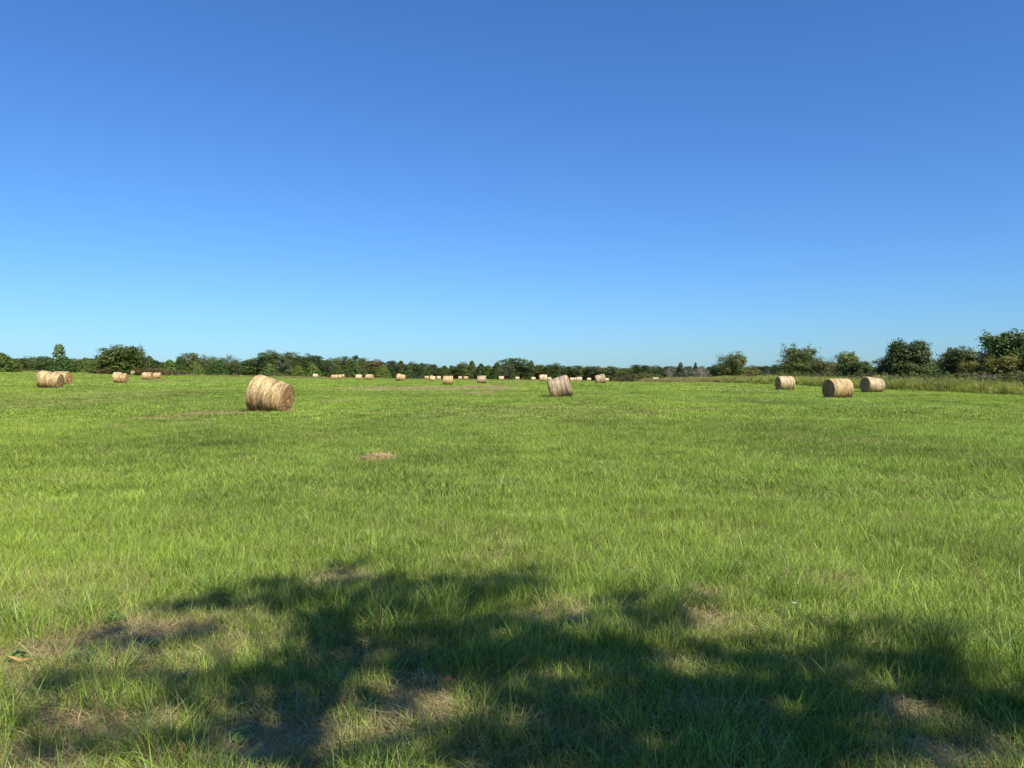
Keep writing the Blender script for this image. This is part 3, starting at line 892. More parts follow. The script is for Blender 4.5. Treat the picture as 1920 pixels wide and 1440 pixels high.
def thicket(seed, H=1.8, R=1.5, stems=30, leaf=.17, leaves=60, erect=.5):
    """multi-stemmed bush: leaves strung along outward leaning stems"""
    rng = np.random.default_rng(seed)
    C, T, segs = [], [], []
    for i in range(stems):
        a = rng.uniform(0, 6.28); r0 = R * .45 * math.sqrt(rng.uniform()); r1 = r0 + R * (1 - erect) * rng.uniform(.2, 1.1)
        h = H * rng.uniform(.55, 1.05) * (1 - .25 * r1 / R)
        p0 = np.array([math.cos(a) * r0, math.sin(a) * r0, -.05]); p1 = np.array([math.cos(a) * r1, math.sin(a) * r1, h]) + np.array([rng.normal(0, .12), rng.normal(0, .12), 0])
        mid = (p0 + p1) / 2 + np.array([0, 0, h * .12])
        segs += [(p0, mid, .016, .011), (mid, p1, .011, .004)]
        ct = rng.uniform(-.2, .2)
        u = rng.uniform(.08, 1, leaves)[:, None]
        base = np.where(u < .5, p0 + (mid - p0) * u * 2, mid + (p1 - mid) * (u - .5) * 2)
        C.append(base + rng.normal(0, 1, (leaves, 3)) * (.20 - .13 * u) * R * .6); T.append(np.clip(.5 + ct + rng.normal(0, .2, leaves), 0, 1))
    C, T = np.vstack(C), np.concatenate(T)
    C[:, 2] = np.maximum(C[:, 2], .03)
    V, F, t = leaf_quads(C, leaf, rng, None, .55, T)
    crown = np_mesh('foliage', V, F, {'tint': t}); crown.materials.append(M_LEAF)
    tv, tf = tubes(segs, 4)
    tr = np_mesh('stems', tv, tf); tr.materials.append(M_BARK)
    return crown, tr

def bare_shrub(seed, H=3.0, R=1.0):
    rng = np.random.default_rng(seed)
    segs = []
    def grow(p, d, l, r, k):
        q = p + d * l; segs.append((p, q, r, r * .65))
        if k == 0: return
        for _ in range(3 if k > 1 else 4):
            nd = d + rng.normal(0, .45, 3); nd[2] += .15; nd /= np.linalg.norm(nd)
            grow(p + (q - p) * rng.uniform(.5, 1), nd, l * rng.uniform(.6, .85), r * .62, k - 1)
    for i in range(4):
        d = np.array([rng.normal(0, .35), rng.normal(0, .35), 1.]); d /= np.linalg.norm(d)
        grow(np.array([rng.normal(0, .15), rng.normal(0, .15), -.1]), d, H * .36, .035, 4)
    tv, tf = tubes(segs, 4)
    m = np_mesh('branches', tv, tf)
    return m

PROTO = {
 'oak':    [broadleaf(s, 7, 3.1, 14, 24, 13, .27) for s in (101, 102, 103, 104)],
 'round':  [broadleaf(s, 7, 3.3, 20, 26, 14, .25, low=.06, peak=.48, top=.86) for s in (111, 112)],
 'airy':   [broadleaf(s, 7, 3.0, 12, 16, 8, .24, wild=.3, peak=.5) for s in (121, 122)],
 'detail': [broadleaf(s, 6.2, 2.9, 34, 38, 18, .215, low=.03, wild=.08, peak=.52, top=.84) for s in (131, 132, 133)],
 'wild':   [broadleaf(s, 6.2, 3.0, 28, 38, 17, .19, low=.04, wild=.22, peak=.54, top=.84) for s in (141, 142)],
 'cedar':  [cedar(s) for s in (151, 152, 153)],
 'broadcedar': [cedar(s, 5.0, 2.9, 900, .36, .62, .22) for s in (161, 162, 163)],
 'sapling': [cedar(s, 7.0, 1.5, 420, .42, .35, .6) for s in (171,)],
 'bush':   [thicket(s) for s in (181, 182, 183, 184)],
 'tallbush': [thicket(s, 2.6, 1.5, 34, .17, 56, .6) for s in (191, 192)],
}
_PD = {'oak': (7, 6.6), 'round': (7, 6.8), 'airy': (7, 6.4), 'detail': (6.3, 6.2), 'wild': (6.4, 6.6), 'cedar': (6, 4.2), 'broadcedar': (5, 5.6),
        'sapling': (7, 2.8), 'bush': (1.8, 2.9), 'tallbush': (2.6, 2.7)}
PDIM = {}
for k_, protos_ in PROTO.items():
    for n_, (c_, t_) in enumerate(protos_):
        co_ = np.empty(len(c_.vertices) * 3, np.float32); c_.vertices.foreach_get('co', co_); co_ = co_.reshape(-1, 3)
        PDIM[k_, n_] = (float(np.percentile(co_[:, 2], 99.5)), 2 * float(np.percentile(np.hypot(co_[:, 0], co_[:, 1]), 93)))
DARK = (0.082, 0.115, 0.036); MID = (0.120, 0.160, 0.046); OLIVE = (0.165, 0.175, 0.058); CED = (0.078, 0.125, 0.034); CEDY = (0.130, 0.190, 0.040)
GREY = (0.140, 0.155, 0.085); BROWN = (0.150, 0.120, 0.062); YEL = (0.190, 0.200, 0.050); RED = (0.170, 0.118, 0.070); BLU = (0.072, 0.100, 0.052)
KNAME = {'oak': 'broadleaf_tree', 'round': 'broadleaf_tree', 'airy': 'broadleaf_tree', 'detail': 'broadleaf_tree', 'wild': 'broadleaf_tree',
         'cedar': 'cedar_tree', 'broadcedar': 'cedar_tree', 'sapling': 'sapling_tree', 'bush': 'bush', 'tallbush': 'bush'}
KCAT = {'broadleaf_tree': 'tree', 'cedar_tree': 'cedar', 'sapling_tree': 'tree', 'bush': 'bush'}
KGRP = {'broadleaf_tree': 'broadleaf trees round the field', 'cedar_tree': 'cedars along the field edge', 'sapling_tree': None, 'bush': 'bushes along the field edge'}
USE = {}
def tree(px, top, wpx, Y, kind, col, label, group=None, lift=0.0):
    pr = PROTO[kind]; n = USE.get(kind, 0); USE[kind] = n + 1
    crown, tr = pr[n % len(pr)]
    h0, w0 = PDIM[kind, n % len(pr)]
    x = (px - 960) / FPX * Y
    z0 = tz(x, Y)
    ztop = at_depth(px, top, Y)[2]
    sz = max(.25, (ztop - z0) / h0); sx = wpx * Y / FPX / w0 * 1.06
    nm = KNAME[kind]
    root = bpy.data.objects.new(nm, None); COL.objects.link(root); root.empty_display_size = .5
    root.location = (x, Y, z0 - .04); root.scale = (sx, sx * R0.uniform(.85, 1.1), sz); root.rotation_euler = (0, 0, R0.uniform(0, 6.28))
    # uneven scale must stay aligned with the picture plane only in width, so use one horizontal scale
    root.scale = (sx, sx, sz)
    tag(root, label, KCAT[nm], group or KGRP[nm])
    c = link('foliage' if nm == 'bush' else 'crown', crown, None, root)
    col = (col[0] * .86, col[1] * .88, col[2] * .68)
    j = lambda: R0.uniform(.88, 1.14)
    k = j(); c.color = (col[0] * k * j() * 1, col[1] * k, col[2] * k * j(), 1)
    link('stems' if nm == 'bush' else 'trunk', tr, None, root)
    return root

TREES = [
 # left edge
 (2, 662, 62, 215, 'broadcedar', CEDY, 'bright green broad cedar cut by the left edge of the photo'),
 (38, 672, 44, 250, 'oak', OLIVE, 'low olive tree just right of the leftmost cedar'),
 (58, 667, 40, 262, 'airy', MID, 'low tree with knobbly top left of the tall wispy sapling'),
 (86, 668, 42, 246, 'oak', MID, 'mid green round tree touching the tall wispy sapling on its left'),
 (111, 646, 26, 236, 'sapling', CEDY, 'tall narrow wispy sapling standing above the left treeline'),
 (122, 669, 42, 228, 'broadcedar', CED, 'dark low cedar at the foot of the tall wispy sapling'),
 (148, 673, 40, 262, 'oak', OLIVE, 'low olive tree between the wispy sapling and the big round tree'),
 (161, 671, 40, 236, 'broadcedar', CEDY, 'spreading green cedar left of the big round tree'),
 (181, 667, 18, 240, 'cedar', CED, 'slim dark cedar hugging the left side of the big round tree'),
 (212, 648, 62, 232, 'round', MID, 'big round dark tree on the left, left half of its twin crown'),
 (243, 650, 58, 233, 'round', MID, 'big round tree on the left, right half of its twin crown'),
 (262, 646, 24, 238, 'airy', GREY, 'greyish upright tree at the right shoulder of the big round tree'),
 (280, 668, 34, 240, 'broadcedar', CED, 'dark cedar on the right flank of the big round tree'),
 (297, 679, 30, 262, 'oak', DARK, 'low dark tree in the dip right of the big round tree'),
 (318, 675, 38, 258, 'broadcedar', CEDY, 'green cedar behind the brown thicket left of centre'),
 (338, 669, 30, 262, 'cedar', CED, 'pointed dark cedar left of the tall scraggly broadleaf'),
 (358, 662, 44, 268, 'oak', OLIVE, 'tall olive broadleaf rising behind the two touching bales'),
 (384, 664, 32, 276, 'airy', GREY, 'scraggly open tree right of the tall olive broadleaf'),
 (366, 679, 38, 254, 'broadcedar', CEDY, 'bright low cedar left above the two touching far bales'),
 (398, 668, 26, 282, 'airy', MID, 'small open tree top right of the scraggly tree'),
 (408, 679, 40, 258, 'broadcedar', CED, 'dark low cedar right above the two touching far bales'),
 (428, 665, 34, 292, 'airy', OLIVE, 'pale open flat topped tree behind the left woods'),
 (444, 670, 22, 290, 'airy', GREY, 'pale thin tree top beside the flat topped tree'),
 (440, 682, 34, 272, 'oak', DARK, 'dark shrubby tree behind the single far bale left of the leaning bale'),
 (466, 674, 42, 285, 'oak', MID, 'mid green tree left of the tall wide oak group'),
 (505, 657, 52, 286, 'round', DARK, 'tallest dark wide tree above the large leaning bale'),
 (538, 661, 46, 290, 'round', MID, 'tall wide tree right of the tallest dark tree above the leaning bale'),
 (505, 681, 30, 264, 'broadcedar', CEDY, 'bright yellow green cedar just above the leaning bale'),
 (532, 672, 34, 274, 'oak', GREY, 'greyish round tree in front of the tall oak group'),
 (566, 664, 40, 292, 'round', DARK, 'dark round tree on the right slope of the tall oak group'),
 (592, 667, 40, 296, 'oak', DARK, 'dark tree at the right end of the tall oak group'),
 (558, 685, 30, 276, 'broadcedar', CEDY, 'low bright cedar left of a twin right of the leaning bale'),
 (586, 682, 32, 279, 'broadcedar', CEDY, 'low bright cedar behind the first small bale right of the leaning bale'),
 # centre left
 (610, 675, 32, 300, 'oak', GREY, 'greyish tree in the notch right of the tall oak group'),
 (622, 671, 26, 306, 'oak', MID, 'small round topped tree above the cluster of three bales'),
 (643, 669, 34, 310, 'round', MID, 'round green tree above the right of the cluster of three bales'),
 (668, 667, 36, 318, 'oak', MID, 'taller tree with knobbly top above the upright pale bale'),
 (668, 680, 38, 296, 'broadcedar', CED, 'broad dark cedar behind the upright pale bale'),
 (632, 685, 30, 294, 'broadcedar', CED, 'low dark cedar behind the cluster of three bales'),
 (684, 671, 26, 322, 'airy', GREY, 'small open tree above the golden far bale'),
 (706, 674, 38, 322, 'round', BROWN, 'brownish dark round tree right of the open tree'),
 (718, 684, 30, 300, 'broadcedar', CEDY, 'bright pointed cedar between the golden bale and the sloping bale'),
 (700, 688, 26, 304, 'oak', MID, 'low green tree behind the golden far bale'),
 (732, 677, 28, 326, 'oak', BLU, 'bluish dark tree left above the sloping golden bale'),
 (752, 677, 30, 328, 'cedar', DARK, 'dark spiky tree directly above the sloping golden bale'),
 (766, 684, 26, 308, 'broadcedar', CED, 'low dark cedar right of the sloping golden bale'),
 (774, 678, 28, 330, 'oak', DARK, 'dark tree right above the sloping golden bale'),
 (792, 681, 30, 332, 'oak', DARK, 'dark round tree above the left end of the row of five bales'),
 (795, 689, 28, 312, 'broadcedar', CED, 'dark cedar right behind the row of five bales'),
 (812, 684, 28, 336, 'oak', BLU, 'bluish round tree above the leaning pale bale'),
 (834, 686, 28, 334, 'cedar', CED, 'cedar standing above the golden centre bale'),
 (846, 685, 18, 336, 'cedar', DARK, 'slim dark cedar right above the golden centre bale'),
 (824, 690, 26, 314, 'oak', DARK, 'low dark tree behind the right end of the small bale row'),
 (866, 679, 36, 334, 'oak', OLIVE, 'olive broadleaf above the left one of two small centre bales'),
 (885, 677, 26, 336, 'cedar', CED, 'tall pointed cedar above the right one of two small centre bales'),
 (902, 682, 26, 334, 'cedar', CED, 'pointed cedar above the grey streaked bale'),
 (916, 685, 24, 332, 'cedar', CEDY, 'lighter cedar right above the grey streaked bale'),
 (932, 680, 30, 330, 'cedar', CED, 'pointed cedar left beside the big dark round tree'),
 # centre right
 (968, 672, 56, 334, 'round', DARK, 'big dark round tree, tallest at the very centre of the treeline'),
 (950, 684, 32, 320, 'oak', GREY, 'greyish lower tree at the left foot of the central round tree'),
 (996, 677, 24, 336, 'cedar', BLU, 'grey tipped pointed tree right of the central round tree'),
 (1012, 684, 32, 336, 'oak', OLIVE, 'olive tree above the cream bale with the dark seam'),
 (1037, 681, 40, 332, 'round', DARK, 'dark round tree directly above the tilted grey bale'),
 (1062, 686, 32, 334, 'oak', DARK, 'dark low tree just right above the tilted grey bale'),
 (1088, 686, 42, 332, 'round', MID, 'mid green round tree above the cream bales right of centre'),
 (1108, 687, 36, 330, 'oak', BLU, 'low dark tree left of the tilted pinkish bale'),
 (1130, 687, 38, 328, 'round', GREY, 'greyish round tree behind the tilted pinkish bale'),
 (1150, 687, 42, 320, 'oak', GREY, 'greyish round tree right of the tilted pinkish bale'),
 (1172, 690, 38, 300, 'oak', OLIVE, 'olive low tree left of the dark twin topped tree'),
 (1202, 684, 44, 288, 'oak', DARK, 'dark twin topped tree behind the lone cream bale'),
 (1226, 687, 38, 300, 'airy', MID, 'small open tree above the lone cream bale'),
 (1250, 687, 42, 290, 'round', DARK, 'dark low round tree left of the pointed dark cedar'),
 (1276, 680, 24, 225, 'cedar', BLU, 'pointed dark cedar standing free right of centre'),
 (1304, 680, 15, 228, 'cedar', BLU, 'slim pointed cedar second of the two right of centre'),
 (1296, 690, 26, 222, 'airy', GREY, 'grey thin shrubby tree between the two pointed cedars'),
 (1343, 683, 26, 190, 'wild', DARK, 'dark low tree against the left side of the tall ragged tree'),
 # right side row
 (1374, 661, 50, 165, 'wild', OLIVE, 'tall ragged olive tree standing free right of centre'),
 (1350, 690, 34, 168, 'wild', DARK, 'dark bushy tree at the left foot of the tall ragged tree'),
 (1412, 685, 28, 200, 'oak', YEL, 'small yellow green round tree right of the tall ragged tree'),
 (1432, 686, 34, 215, 'oak', BLU, 'low dark tree line piece right of the yellow green tree'),
 (1456, 684, 34, 190, 'oak', DARK, 'low dark tree left of the wide ragged tree'),
 (1500, 648, 66, 142, 'wild', OLIVE, 'wide ragged olive tree above the bale left of the three'),
 (1492, 676, 68, 140, 'wild', MID, 'lower green tree filling the foot of the wide ragged tree'),
 (1538, 674, 46, 138, 'wild', GREY, 'open twiggy shrub tree right of the wide ragged tree'),
 (1566, 679, 46, 140, 'detail', GREY, 'grey olive tree left of the bright topped tree'),
 (1590, 661, 36, 124, 'detail', YEL, 'bright topped narrow tree above the golden speckled bale'),
 (1607, 677, 50, 122, 'detail', DARK, 'dark round tree at the foot of the bright topped tree'),
 (1640, 690, 34, 160, 'oak', BLU, 'small low dark tree in the gap left of the tall round tree'),
 (1700, 640, 72, 101, 'detail', DARK, 'tall round dark tree right of the rightmost bale'),
 (1668, 672, 46, 103, 'detail', GREY, 'lower greyish tree at the left foot of the tall round dark tree'),
 (1722, 680, 60, 98, 'detail', MID, 'low green tree at the right foot of the tall round dark tree'),
 (1752, 674, 34, 104, 'detail', DARK, 'small dark tree between the tall round tree and its right neighbour'),
 (1796, 653, 56, 91, 'detail', DARK, 'dark domed tree with a golden right side, second from the right edge'),
 (1818, 678, 34, 88, 'detail', YEL, 'golden brown tree at the right foot of the domed tree'),
 (1838, 664, 36, 90, 'wild', GREY, 'greyish small tree left of the tallest tree at the right edge'),
 (1894, 624, 96, 80, 'detail', MID, 'tallest tree of all, dark and wide at the right edge'),
 (1925, 645, 90, 84, 'detail', OLIVE, 'broad olive tree cut by the right edge of the photo'),
 (1880, 668, 62, 76, 'detail', YEL, 'yellow green low tree in front of the tallest right tree'),
 (1862, 684, 50, 82, 'detail', DARK, 'dark low tree in the shade left under the tallest right tree'),
 (1990, 640, 110, 74, 'detail', DARK, 'dark tree just beyond the right edge of the photo'),
]
for a in TREES: tree(*a)

# back of the wood: crowns that show between the front trees
SKY = [(0, 672), (50, 673), (100, 672), (160, 675), (200, 668), (260, 668), (300, 680), (340, 676), (380, 671), (420, 673), (460, 676), (500, 668), (560, 670), (600, 674),
       (640, 676), (680, 674), (720, 678), (760, 681), (800, 684), (840, 688), (880, 683), (920, 686), (960, 680), (1000, 684), (1050, 687), (1100, 688), (1150, 688), (1200, 687),
       (1250, 688), (1300, 687), (1350, 688), (1400, 689), (1450, 688), (1500, 685), (1550, 688), (1600, 690), (1650, 690), (1700, 688), (1750, 684), (1800, 684), (1850, 680), (1960, 675)]
sx_, sy_ = zip(*SKY)
LM = [(5, 'leftmost cedar'), (60, 'knobbly low tree'), (111, 'tall wispy sapling'), (161, 'spreading cedar left of the big round tree'), (230, 'big round tree'), (285, 'dark cedar right of the big round tree'),
      (338, 'pointed cedar left of centre'), (380, 'pair of touching far bales'), (428, 'pale flat topped tree'), (466, 'large leaning bale, far to its left'), (510, 'large leaning bale'), (566, 'twin low cedars'), (610, 'first small bale right of the leaning bale'),
      (640, 'cluster of three bales'), (675, 'upright pale bale'), (706, 'brownish round tree'), (752, 'sloping golden bale'), (800, 'row of five bales'), (840, 'golden centre bale'), (868, 'two small centre bales'), (903, 'grey streaked bale'),
      (968, 'big dark central tree'), (1019, 'cream bale with the dark seam'), (1050, 'tilted grey bale'), (1088, 'cream bales right of centre'), (1127, 'tilted pinkish bale'), (1172, 'olive low tree'), (1202, 'dark twin topped tree'), (1229, 'lone cream bale'),
      (1276, 'pointed dark cedar'), (1304, 'slim pointed cedar'), (1374, 'tall ragged tree'), (1412, 'yellow green round tree'), (1472, 'left one of three right bales'), (1502, 'wide ragged tree'), (1571, 'golden speckled bale'), (1607, 'bright topped tree'),
      (1640, 'rightmost bale'), (1700, 'tall round dark tree'), (1752, 'small dark tree between two round ones'), (1798, 'domed tree'), (1838, 'greyish small right tree'), (1890, 'tallest right tree'), (1950, 'right edge of the photo')]
LMU = set()
p = -30
while p < 1960:
    Y = float(np.interp(p, [0, 300, 600, 900, 1150, 1300, 1960], [285, 300, 335, 365, 355, 330, 150])) * R0.uniform(1.0, 1.06)
    top = float(np.interp(p, sx_, sy_)) + R0.uniform(-2.5, 2.0)
    w = R0.uniform(34, 46) * (300 / Y)
    side = 'left' if p < 640 else 'centre' if p < 1250 else 'right'
    opts = sorted(LM, key=lambda m: abs(m[0] - p))
    rel = next(((m, q) for m in opts[:2] for q in ([('left of' if p < m[0] else 'right of')] if abs(p - m[0]) > 6 else ['behind', 'left of' if p < m[0] else 'right of']) if (m[1], q) not in LMU), (opts[0], 'in line with'))
    LMU.add((rel[0][1], rel[1]))
    lab_ = 'rear row crown %s the %s' % (rel[1], rel[0][1])
    tree(p, top, w, Y, R0.choice(['oak', 'oak', 'round', 'cedar']), R0.choice([DARK, DARK, MID, BLU, OLIVE]),
         lab_, 'rear row of the %s wood' % side)
    p += w * .62

# ------------------------------------------------------------------ bushes and dead shrubs
BUSHES = [
 (1585, 699, 50, 108, 'tallbush', DARK), (1535, 697, 50, 124, 'tallbush', DARK), (1630, 697, 50, 100, 'tallbush', MID), (1728, 699, 54, 88, 'tallbush', MID), (1785, 698, 54, 80, 'tallbush', MID), (1845, 697, 54, 75, 'tallbush', OLIVE), (1675, 699, 50, 92, 'tallbush', OLIVE), (1480, 696, 50, 130, 'tallbush', DARK), (1424, 699, 44, 138, 'tallbush', MID),
 (262, 690, 24, 226, 'bush', BROWN), (280, 689, 30, 230, 'bush', BROWN), (300, 690, 30, 232, 'bush', RED), (320, 693, 28, 236, 'bush', BROWN), (338, 696, 24, 240, 'bush', BROWN),
 (20, 690, 40, 222, 'bush', OLIVE), (192, 689, 24, 226, 'bush', BROWN), (176, 690, 24, 228, 'bush', OLIVE), (515, 698, 26, 262, 'bush', GREY), (530, 700, 22, 262, 'bush', YEL),
 (1166, 702, 28, 268, 'bush', RED), (1184, 701, 24, 262, 'bush', BROWN), (1204, 699, 26, 240, 'bush', YEL), (1222, 700, 24, 236, 'bush', OLIVE), (1244, 702, 30, 228, 'bush', OLIVE),
 (1340, 700, 26, 166, 'bush', BROWN), (1356, 704, 26, 162, 'bush', DARK), (1392, 702, 30, 158, 'bush', OLIVE), (1410, 697, 34, 150, 'tallbush', RED), (1432, 696, 36, 142, 'tallbush', BROWN),
 (1452, 700, 34, 128, 'tallbush', OLIVE), (1438, 706, 34, 122, 'bush', DARK), (1474, 698, 38, 122, 'tallbush', YEL), (1498, 698, 38, 120, 'tallbush', OLIVE), (1520, 703, 34, 114, 'tallbush', BROWN),
 (1545, 704, 38, 108, 'tallbush', OLIVE), (1572, 706, 36, 104, 'tallbush', BROWN), (1598, 704, 40, 100, 'tallbush', OLIVE), (1622, 704, 38, 96, 'tallbush', GREY), (1640, 699, 42, 94, 'tallbush', RED),
 (1664, 704, 40, 88, 'tallbush', BROWN), (1690, 704, 42, 84, 'tallbush', OLIVE), (1716, 706, 44, 82, 'tallbush', OLIVE), (1744, 704, 44, 78, 'tallbush', OLIVE), (1770, 706, 46, 76, 'tallbush', OLIVE),
 (1798, 701, 48, 74, 'tallbush', OLIVE), (1826, 706, 48, 72, 'tallbush', OLIVE), (1852, 706, 50, 69, 'tallbush', DARK), (1880, 704, 56, 67, 'tallbush', BROWN), (1908, 694, 56, 66, 'tallbush', MID),
 (1935, 692, 60, 64, 'tallbush', OLIVE), (1970, 690, 70, 60, 'tallbush', MID), (1560, 696, 40, 116, 'tallbush', GREY), (1700, 697, 46, 94, 'tallbush', DARK), (1760, 697, 46, 86, 'tallbush', DARK),
 (1820, 697, 46, 80, 'tallbush', BROWN),
]
BW = {BROWN: 'brownish', RED: 'russet', OLIVE: 'olive', GREY: 'greyish', YEL: 'yellow green', DARK: 'dark green', MID: 'mid green'}
MARK = [(1585, 'in the dark gap right behind the golden speckled bale'), (1535, 'between the left and middle of three bales, further back'), (1630, 'behind the gap between the middle and right of three bales'), (1728, 'at the lower right of the tall round dark tree'), (1785, 'at the lower left of the domed tree'), (1845, 'at the lower left of the tallest right tree'), (1675, 'at the lower left of the tall round dark tree'), (1480, 'at the trunk of the wide ragged tree'), (1424, 'below the low dark trees between the ragged trees'), (0, 'under the leftmost cedar'), (110, 'at the foot of the tall wispy sapling'), (185, 'just left of the big round tree'), (262, 'right below the big round tree'), (281, 'behind the close pair of bales'),
        (300, 'right of the close pair of bales'), (320, 'in the thicket right of the close pair of bales'), (340, 'at the right end of the left thicket'), (515, 'behind the large leaning bale'),
        (532, 'just right above the large leaning bale'), (1166, 'right of the tilted pinkish bale'), (1184, 'between the tilted pinkish bale and the twin topped tree'), (1204, 'under the dark twin topped tree'),
        (1222, 'just left of the lone cream bale'), (1244, 'just right of the lone cream bale'), (1340, 'left under the tall ragged tree'), (1356, 'at the trunk of the tall ragged tree'), (1392, 'right under the tall ragged tree'),
        (1410, 'below the small yellow green tree'), (1434, 'halfway between the two ragged trees'), (1452, 'touching the left side of the left one of three bales'), (1474, 'directly behind the left one of three bales'),
        (1498, 'just right of the left one of three bales'), (1520, 'between the left and middle of three bales'), (1545, 'left behind the golden speckled bale'), (1560, 'behind the golden speckled bale and its weeds'), (1572, 'directly behind the golden speckled bale'),
        (1598, 'right behind the golden speckled bale'), (1622, 'left behind the rightmost bale'), (1640, 'directly above the rightmost bale'), (1664, 'just right of the rightmost bale'), (1690, 'under the left of the tall round dark tree'),
        (1700, 'at the trunk of the tall round dark tree'), (1716, 'under the right of the tall round dark tree'), (1744, 'between the tall round tree and the domed tree'), (1760, 'back in the gap before the domed tree'), (1770, 'left under the domed tree'),
        (1798, 'directly under the domed tree'), (1826, 'right under the domed tree'), (1852, 'left under the tallest right tree'), (1880, 'under the yellow green low tree at right'), (1908, 'near the right edge of the photo'),
        (1935, 'cut by the right edge of the photo'), (1970, 'beyond the right edge of the photo')]
used = set()
for px, top, w, Y, kind, col in BUSHES:
    mk = min(MARK, key=lambda m: abs(m[0] - px) + (100 if m[1] in used and len(used) < len(MARK) else 0)); used.add(mk[1])
    tree(px, top, w, Y, kind, col, '%s bush %s' % (BW[col], mk[1]))

for px, top, Y, s, col, label in [(1316, 682, 218, 1.0, (0.36, 0.22, 0.18), 'bare reddish grey dead shrub right of the slim pointed cedar'),
                             (1325, 685, 222, .9, (0.30, 0.24, 0.22), 'thin grey dead shrub left of the tall ragged tree'),
                             (1293, 684, 226, .8, (0.26, 0.22, 0.2), 'grey leafless shrub between the two pointed cedars'),
                             (1847, 689, 74, 1.0, (0.34, 0.30, 0.26), 'pale bare dead branches under the tallest right tree'),
                             (1258, 683, 236, .6, (0.2, 0.17, 0.15), 'lone bare twig tree left of the pointed dark cedar')]:
    x = (px - 960) / FPX * Y
    z0 = tz(x, Y); H = at_depth(px, top, Y)[2] - z0
    root = bpy.data.objects.new('dead_shrub', None); COL.objects.link(root); root.location = (x, Y, z0)
    tag(root, label, 'dead shrub', 'leafless shrubs in the brush')
    me = bare_shrub(int(px), H, 1)
    o = link('branches', me, M_DEADWOOD, root)

# ------------------------------------------------------------------ tall weeds along the right and the pale strip at left
def weed_proto(rng, kind):
    if kind == 0:       # tall grass clump
        return strip_blades(rng, 60, .28, .5, 1.15, .022, 4, (.05, .55), lean=.3, cell=.15)
    if kind == 1:       # leafy forb
        v, f, b = strip_blades(rng, 16, .22, .7, 1.25, .018, 4, (.0, .25))
        C = np.column_stack([rng.normal(0, .24, 150), rng.normal(0, .24, 150), rng.uniform(.15, 1.2, 150)])
        lv, lf, lt = leaf_quads(C, .11, rng, None, .45)
        return merge([(v, f, b), (lv, lf, lt)])
    v, f, b = strip_blades(rng, 22, .25, .6, 1.1, .016, 3, (.0, .4))
    C = np.column_stack([rng.normal(0, .2, 110), rng.normal(0, .2, 110), rng.normal(.95, .14, 110)])
    lv, lf, lt = leaf_quads(C, .085, rng, None, .6)
    return merge([(v, f, b), (lv, lf, lt)])
rw = np.random.default_rng(77)
pWG = proto_collection('weed_grass', [weed_proto(rw, 0) for _ in range(4)], M_WEED)
pWF = proto_collection('weed_forb', [weed_proto(rw, 1) for _ in range(3)] + [weed_proto(rw, 2) for _ in range(3)], M_WEED)
def weeds(name, coll, nv, x, y, h, dry, label):
    z = terrain(x, y); s = rw.uniform(.8, 1.25, len(x))
    scatter(name, coll, nv, np.column_stack([x, y, z - .03]), rw.uniform(0, 6.28, len(x)), np.column_stack([s, s, s * h]), dry, label, M_WEED)
n = 6500
y = rw.uniform(42, 240, n); x = EDGE_X + rw.uniform(-.3, 1, n) ** 1 * 3.6 + (fbm(y * .25, y * 0 + 3, 4) - .5) * 1.6
h = (.55 + .5 * fbm(x * .4, y * .15, 71, 3)) * smooth(x, EDGE_X - .5, EDGE_X + .5)
k = h > .2
weeds('tall_grass_strip', pWG, 4, x[k], y[k], h[k] * 1.3, .03 + .45 * smooth(y[k], 110, 170) * rw.uniform(.5, 1.2, k.sum()), 'tall yellow green grass standing in front of the right brush')
n = 5600
y = rw.uniform(42, 330, n); x = EDGE_X + 2 + rw.uniform(0, 1, n) * 15
h = .62 + .55 * fbm(x * .3, y * .12, 73, 3)
weeds('brush_weeds', pWF, 6, x, y, h, .02 + .4 * fbm(x * .15, y * .06, 75, 3), 'leafy olive weeds filling the ground under the right trees')
n = 1500
x = rw.uniform(-185, -55, n); y = 222 + rw.uniform(0, 14, n) + (x + 185) * .1
weeds('pale_grass_strip', pWG, 4, x, y, rw.uniform(.45, .8, n), np.full(n, .45), 'pale yellow tall grass along the left field edge')
n = 2600
x = rw.uniform(-60, 62, n); y = 262 + (x + 60) * .45 + rw.uniform(0, 16, n); y = np.where(x > 20, np.minimum(y, 320 - (x - 20) * 1.6), y)
weeds('centre_grass_strip', pWG, 4, x, y, rw.uniform(.25, .55, n), np.full(n, .35), 'thin fringe of taller grass below the centre trees')

# ------------------------------------------------------------------ foreground weeds, flower, dead leaves
def rosette(seed, n=17, l=.062, w=.021):
    rng = np.random.default_rng(seed); V, F = [], []
    for i in range(n):
        a = i * 2.4 + rng.uniform(-.3, .3); ll = l * rng.uniform(.7, 1.2); el = rng.uniform(.2, .9); o = len(V)
        d = np.array([math.cos(a) * math.cos(el), math.sin(a) * math.cos(el), math.sin(el)]); c0 = np.array([rng.normal(0, .018), rng.normal(0, .018), .045 * (i / n)]); s = np.array([-math.sin(a), math.cos(a), 0]); up = np.cross(s, d) * -1
        for u, ww in ((0, .12), (.3, .8), (.65, 1), (1, .06)):
            c = c0 + d * ll * u + np.array([0, 0, -.035 * u * u])
            V += [c - s * w * ww / 2, c - up * w * .12 * ww, c + s * w * ww / 2]
        for k in range(3):
            F += [(o + 3 * k, o + 3 * k + 1, o + 3 * k + 4, o + 3 * k + 3), (o + 3 * k + 1, o + 3 * k + 2, o + 3 * k + 5, o + 3 * k + 4)]
    return np_mesh('weed_leaf', np.array(V), np.array(F), {'tint': rng.uniform(.35, .8, len(V))}, True)
